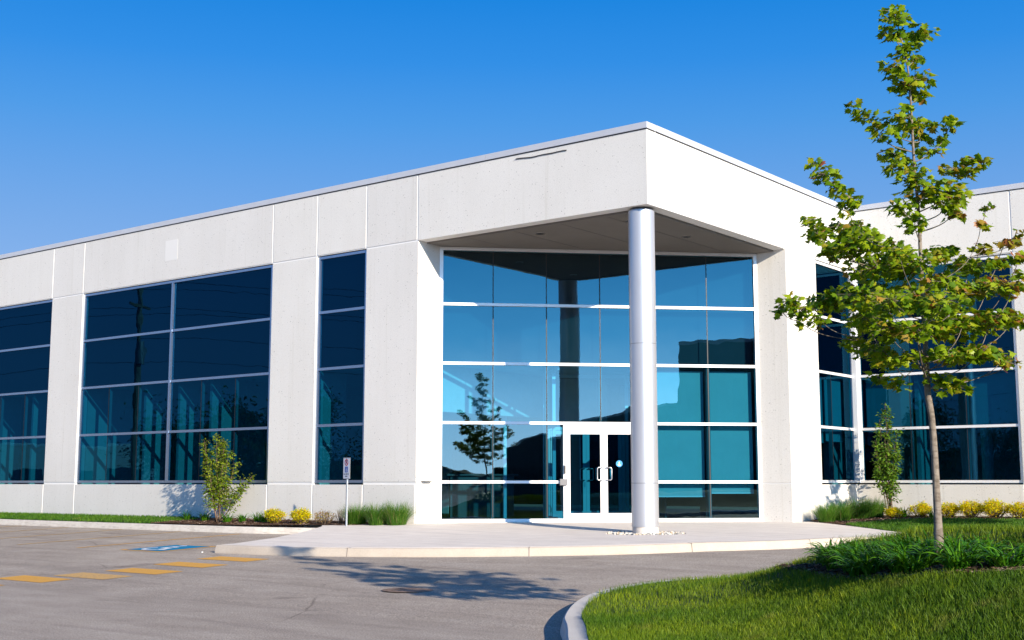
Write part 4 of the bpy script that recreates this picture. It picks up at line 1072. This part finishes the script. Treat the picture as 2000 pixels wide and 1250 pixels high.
mb.add([(-.055, -.0206, 1.505), (-.041, -.0206, 1.519), (.055, -.0206, 1.425), (.041, -.0206, 1.411)], [(0, 1, 2, 3)])
obj('prohibition_ring', mb, SIGNR, pl)
mb = MB(); mb.box(-.028, -.014, -.0202, -.0198, 1.425, 1.51); mb.box(-.014, .024, -.0202, -.0198, 1.498, 1.51); mb.box(-.014, .024, -.0202, -.0198, 1.462, 1.474); mb.box(.012, .026, -.0202, -.0198, 1.474, 1.498)
obj('letter_p', mb, SIGNK, pl)
mb = MB(); mb.box(-.06, .06, -.0205, -.0195, 1.24, 1.37); bp = obj('blue_square', mb, SIGNB, pl)
kk = [0]
def Ts(u, v): kk[0] += 1; return (-.052+.104*u, -.0212-.000004*kk[0], 1.248+.114*v)
obj('wheelchair_figure', isa_mesh(Ts), SIGNW, bp)
for txt, z, sz_ in (('BY PERMIT', 1.185, .040), ('ONLY', 1.135, .040)):
    cu = bpy.data.curves.new('words', 'FONT'); cu.body = txt; cu.size = sz_*1.15; cu.align_x = 'CENTER'; cu.extrude = .0004
    t = bpy.data.objects.new('words', cu); COL.objects.link(t); dg_ = bpy.context.evaluated_depsgraph_get()
    me = bpy.data.meshes.new_from_object(t.evaluated_get(dg_)); COL.objects.unlink(t); bpy.data.objects.remove(t)
    me.materials.clear(); me.materials.append(SIGNK); o = bpy.data.objects.new('words', me); COL.objects.link(o); o.parent = pl; o.location = (0, -.0192, z); o.rotation_euler = (R(90), 0, 0)

# ------------------------------------------------------------------ river stones around the column
V = []; F = []
ico = bmesh.new(); bmesh.ops.create_icosphere(ico, subdivisions=1, radius=1); iv = np.array([v.co[:] for v in ico.verts]); if_ = np.array([[v.index for v in f.verts] for f in ico.faces]); ico.free()
zz = slab_z(CX, CY)
for i in range(420):
    a = random.uniform(0, 6.28); r = random.uniform(.27, .76); s = random.uniform(.02, .048)
    M3 = np.array(Matrix.Rotation(random.uniform(0, 6), 3, (random.random(), random.random(), 1)))
    p = (iv*np.array([s, s*random.uniform(.6, 1), s*random.uniform(.5, .8)])*rng.uniform(.85, 1.15, (len(iv), 1)))@M3.T+np.array([CX+r*math.cos(a), CY+r*math.sin(a), zz-.035+random.uniform(-.01, .03)])
    F.append(if_+len(V)*len(iv)); V.append(p)
tag(npmesh('river_stones', np.concatenate(V), [np.concatenate(F)], STONE), 'pale river stones filling the round pit at the foot of the column', 'stones', kind='stuff')
mb = MB(); mb.cyl(CX, CY, zz-.30, zz-.06, .83, 30); tag(obj('stone_pit_floor', mb, SOIL), kind='structure')
# mulch chips on the island bed and left bed
def chips(name, pts, label):
    V = []; F = []
    for i, p in enumerate(pts):
        a = random.uniform(0, 6.28); L = random.uniform(.012, .035); w_ = random.uniform(.004, .010); t_ = random.uniform(-.3, .3)
        d = np.array([math.cos(a), math.sin(a), t_]); s_ = np.array([-math.sin(a), math.cos(a), random.uniform(-.6, .6)])
        c = np.array(p)+np.array([0, 0, .012]); V += [c-d*L-s_*w_, c+d*L-s_*w_, c+d*L+s_*w_, c-d*L+s_*w_]; F.append([4*i, 4*i+1, 4*i+2, 4*i+3])
    tag(npmesh(name, np.array(V), [np.array(F)], CHIP), label, 'mulch', kind='stuff')
CHIP = m_leaf('wood_chip', [(0, (.03, .016, .012)), (.4, (.10, .055, .038)), (.75, (.2, .12, .08)), (1, (.42, .33, .25))], 0, .2, .9)
mo = [o for o in COL.objects if o.name.startswith('mulch_bed')]
for o, dn, lb in zip(mo, (500, 350, 1500), ('brown bark mulch under the left facade shrubs', 'brown bark mulch along the right facade and wing', 'dark bark mulch under the daylilies on the island')):
    chips('bark_mulch', scatter(o, lambda c: np.full(len(c), dn)*(view(c)[1] < 2300), lambda P: P[:, 0] > -99), lb)

# ------------------------------------------------------------------ what stands across the lot (seen mirrored in the glass)
def far_building(name, poly, h, label, mat, winmat, winz, n_win, face):
    root = empty(name, (poly[0][0], poly[0][1], -.7)); tag(root, label, 'building')
    def rp(nm, mb, m): o = obj(nm, mb, m); o.parent = root; o.matrix_parent_inverse = Matrix.Translation(root.location).inverted(); return o
    mb = MB(); mb.prism(poly, -.75, h); rp('wall', mb, mat)
    cxm = sum(p[0] for p in poly)/len(poly); cym = sum(p[1] for p in poly)/len(poly)
    mb = MB(); mb.prism([(cxm+(p[0]-cxm)*1.004, cym+(p[1]-cym)*1.004) for p in poly], h, h+.25); rp('roof_edge', mb, CAP)
    a = np.array(poly[face[0]]); b_ = np.array(poly[face[1]]); L = np.hypot(*(b_-a)); t = (b_-a)/L; nn = np.array([t[1], -t[0]])
    if (a+nn-np.array([cxm, cym]))@(a+nn-np.array([cxm, cym])) < (a-np.array([cxm, cym]))@(a-np.array([cxm, cym])): nn = -nn
    for z0, z1 in winz:
        for i in range(n_win):
            p = a+t*L*(i+.15)/n_win+nn*.04; q = a+t*L*(i+.85)/n_win+nn*.04
            mb = MB(); mb.add([(*p, z0), (*q, z0), (*q, z1), (*p, z1)], [(0, 1, 2, 3)]); rp('window', mb, winmat)
    return root
far_building('neighbour_building', [(36.4, -4.3), (43, 16), (66, 8), (60, -12)], 10.6, 'dark two-storey building mirrored in the right part of the entrance glass', FARWALL, FARGLASS, ((1, 3), (5.5, 8)), 6, (0, 1))
far_building('long_warehouse', [(49, -13), (136, -98), (150, -84), (64, 1)], 7.4, 'long low building mirrored as a sloping roof line in the entrance glass', FARWALL, FARGLASS, ((1, 3.4),), 14, (0, 1))
far_building('pale_warehouse', [(-112, -16), (-99, -52), (-118, -60), (-131, -22)], 4.4, 'pale flat building mirrored low in the left windows', FARPALE, FARGLASS, ((.5, 2.2),), 8, (0, 1))
def far_tree(h, w_):
    root = empty('far_tree', (0, 0, 0)); mb = MB(); mb.tube([(0, 0, -.2), (.1, 0, h*.35), (0, .1, h*.8)], [.16, .12, .04], 7); obj('trunk', mb, BARK, root)
    P = []
    for i in range(16):
        c = np.array([rng.normal(0, w_*.32), rng.normal(0, w_*.32), h*random.uniform(.28, .9)]); s = w_*random.uniform(.18, .36)*(1.15-c[2]/h*.6)
        P.append(c+rng.normal(0, s, (420, 3)))
    P = np.concatenate(P); P[:, 2] = np.maximum(P[:, 2], .3); leafmesh('crown', P, rng.uniform(.22, .42, len(P)), simple(), [DARKTREE], None, root, (-20, 70), P); return root
fts = [far_tree(7.5, 4.5), far_tree(6, 5.5), far_tree(9, 4.5)]
spots = [(-88, -32), (-80, -18), (-93, -44), (-84, -52), (-76, -40), (-72, -56), (-62, -62), (-54, -55), (-46, -66), (-36, -60), (-26, -70), (-14, -62), (-2, -72), (8, -60), (20, -64), (30, -54), (38, -62), (48, -50), (56, -62), (-66, -44), (-100, -8), (-104, 6), (66, -44), (76, -60), (86, -74)]
dirs = 'west south-west south south-east east'.split()
for i, (x, y) in enumerate(spots):
    src = fts[i % 3]; o = src if i < 3 else copy_tree(src); o.location = (x, y, -.7); o.rotation_euler.z = random.uniform(0, 6.28); s = random.uniform(.8, 1.15)*(.38 if x > -20 else 1); o.scale = (s, s, s)
    tag(o, 'dark leafy tree across the lot, part of the tree line mirrored in the glass', 'tree', 'trees across the lot')
# low wooded rise far behind the lot
mb = MB(); n = 90; vs = []
for i in range(n+1):
    a = R(-175+165*i/n); h = 5.2+1.3*math.sin(i*.9)+.9*math.sin(i*2.3+1)+random.uniform(-.4, .4)
    for r_q, z in ((205, -.8), (215, h), (240, h+.6), (260, -.8)): vs.append((r_q*math.cos(a)-15, r_q*math.sin(a)+10, z))
mb.add(vs, [(4*i+j, 4*i+j+1, 4*i+j+5, 4*i+j+4) for i in range(n) for j in range(3)])
tag(obj('hills', mb, plain('wooded_rise', (.035, .06, .03), .95, 0, .1, .5, .15)), kind='structure')
# utility pole with wires
PX, PY = -54.6, 4.1; up = empty('utility_pole', (PX, PY, -.7)); tag(up, 'wooden utility pole with crossarms mirrored in the large left window', 'utility pole')
mb = MB(); mb.tube([(0, 0, -.3), (0, 0, 12.6)], [.19, .12], 10); obj('pole', mb, BARK, up)
for z in (11.9, 10.6):
    mb = MB(); mb.box(-1.2, 1.2, -.06, .06, z, z+.12, Matrix.Rotation(R(60), 4, 'Z')); obj('crossarm', mb, TWIG, up)
mb = MB(); mb.cyl(.35, .1, 7.6, 8.7, .24, 14); obj('transformer', mb, GREYP, up)
for k_, (z, off) in enumerate(((12.0, 1.1), (12.0, -1.1), (10.7, 1.1), (10.7, -1.1), (9.2, 0), (8.0, 0))):
    o3 = np.array([math.cos(R(60))*off, math.sin(R(60))*off]); mb = MB(); pts = []
    for t in np.linspace(0, 1, 26):
        s = (t-.5)*150; pts.append((o3[0]+s*math.cos(R(-28)), o3[1]+s*math.sin(R(-28)), z-1.6*math.sin(math.pi*((s/50) % 1))))
    mb.tube(pts, .014, 4); obj('wire', mb, BLACK, up)
if 'DBG' in globals(): pass

# ------------------------------------------------------------------ sun and sky
SUN_EL = R(20.0); SAZ = R(159.4)            # light travels towards SAZ
ld = Vector((math.cos(SAZ)*math.cos(SUN_EL), math.sin(SAZ)*math.cos(SUN_EL), -math.sin(SUN_EL)))
sl = bpy.data.lights.new('sun', 'SUN'); sl.energy = 5.0; sl.angle = R(.5); sl.color = (1, .87, .685)
so_ = bpy.data.objects.new('sun', sl); COL.objects.link(so_); so_.rotation_euler = ld.to_track_quat('-Z', 'Y').to_euler()
W = bpy.data.worlds.new('World'); S.world = W; W.use_nodes = True; nt = W.node_tree; nt.nodes.clear()
sky = nt.nodes.new('ShaderNodeTexSky'); sky.sky_type = 'NISHITA'; sky.sun_disc = False
sky.sun_elevation = SUN_EL
sd = -ld; sky.sun_rotation = math.atan2(sd.x, sd.y)       # measured clockwise from +Y
sky.altitude = 200; sky.air_density = 1.0; sky.dust_density = .3; sky.ozone_density = 4.0
# deep blue of a clear, polarised morning sky laid over the physical sky, brighter on the sun's side
tc = nt.nodes.new('ShaderNodeTexCoord'); sp_ = nt.nodes.new('ShaderNodeSeparateXYZ'); nt.links.new(tc.outputs['Generated'], sp_.inputs[0])
blue = ramp(nt, sp_.outputs['Z'], [(0, (2.21, 3.13, 4.88)), (0.1, (1.75, 2.76, 4.78)), (0.203, (0.98, 2.24, 4.65)), (0.28, (0.37, 1.87, 4.69)), (0.326, (0.11, 1.56, 4.65)), (0.371, (0.00, 1.34, 4.42)), (0.5, (0.00, 0.74, 2.76)), (1, (0.02, 0.41, 1.75))])
dt = nt.nodes.new('ShaderNodeVectorMath'); dt.operation = 'DOT_PRODUCT'; dt.inputs[1].default_value = -ld; nt.links.new(tc.outputs['Generated'], dt.inputs[0])
mr = nt.nodes.new('ShaderNodeMapRange'); mr.interpolation_type = 'SMOOTHSTEP'; mr.inputs['From Min'].default_value = .70; mr.inputs['From Max'].default_value = .90; mr.inputs['To Min'].default_value = 0; mr.inputs['To Max'].default_value = 1
nt.links.new(dt.outputs['Value'], mr.inputs['Value'])
glow = ramp(nt, sp_.outputs['Z'], [(0, (25, 32, 40)), (.06, (14, 25, 37)), (.12, (3.4, 14.5, 28)), (.22, (.1, 7.0, 18)), (.4, (.1, 3.6, 10)), (1, (.02, .45, 1.9))])
bs = mix(nt, mr.outputs[0], blue, glow)
mm = mix(nt, .93, sky.outputs[0], bs)
bg = nt.nodes.new('ShaderNodeBackground'); bg.inputs['Strength'].default_value = .10
nt.links.new(mm, bg.inputs['Color'])
wo = nt.nodes.new('ShaderNodeOutputWorld'); nt.links.new(bg.outputs[0], wo.inputs['Surface'])
S.view_settings.view_transform = 'Standard'; S.view_settings.look = 'None'; S.view_settings.exposure = .77; S.view_settings.gamma = 1
S.cycles.caustics_reflective = False; S.cycles.caustics_refractive = False
S.cycles.max_bounces = 10; S.cycles.transparent_max_bounces = 16; S.cycles.glossy_bounces = 4
S.cycles.use_denoising = True
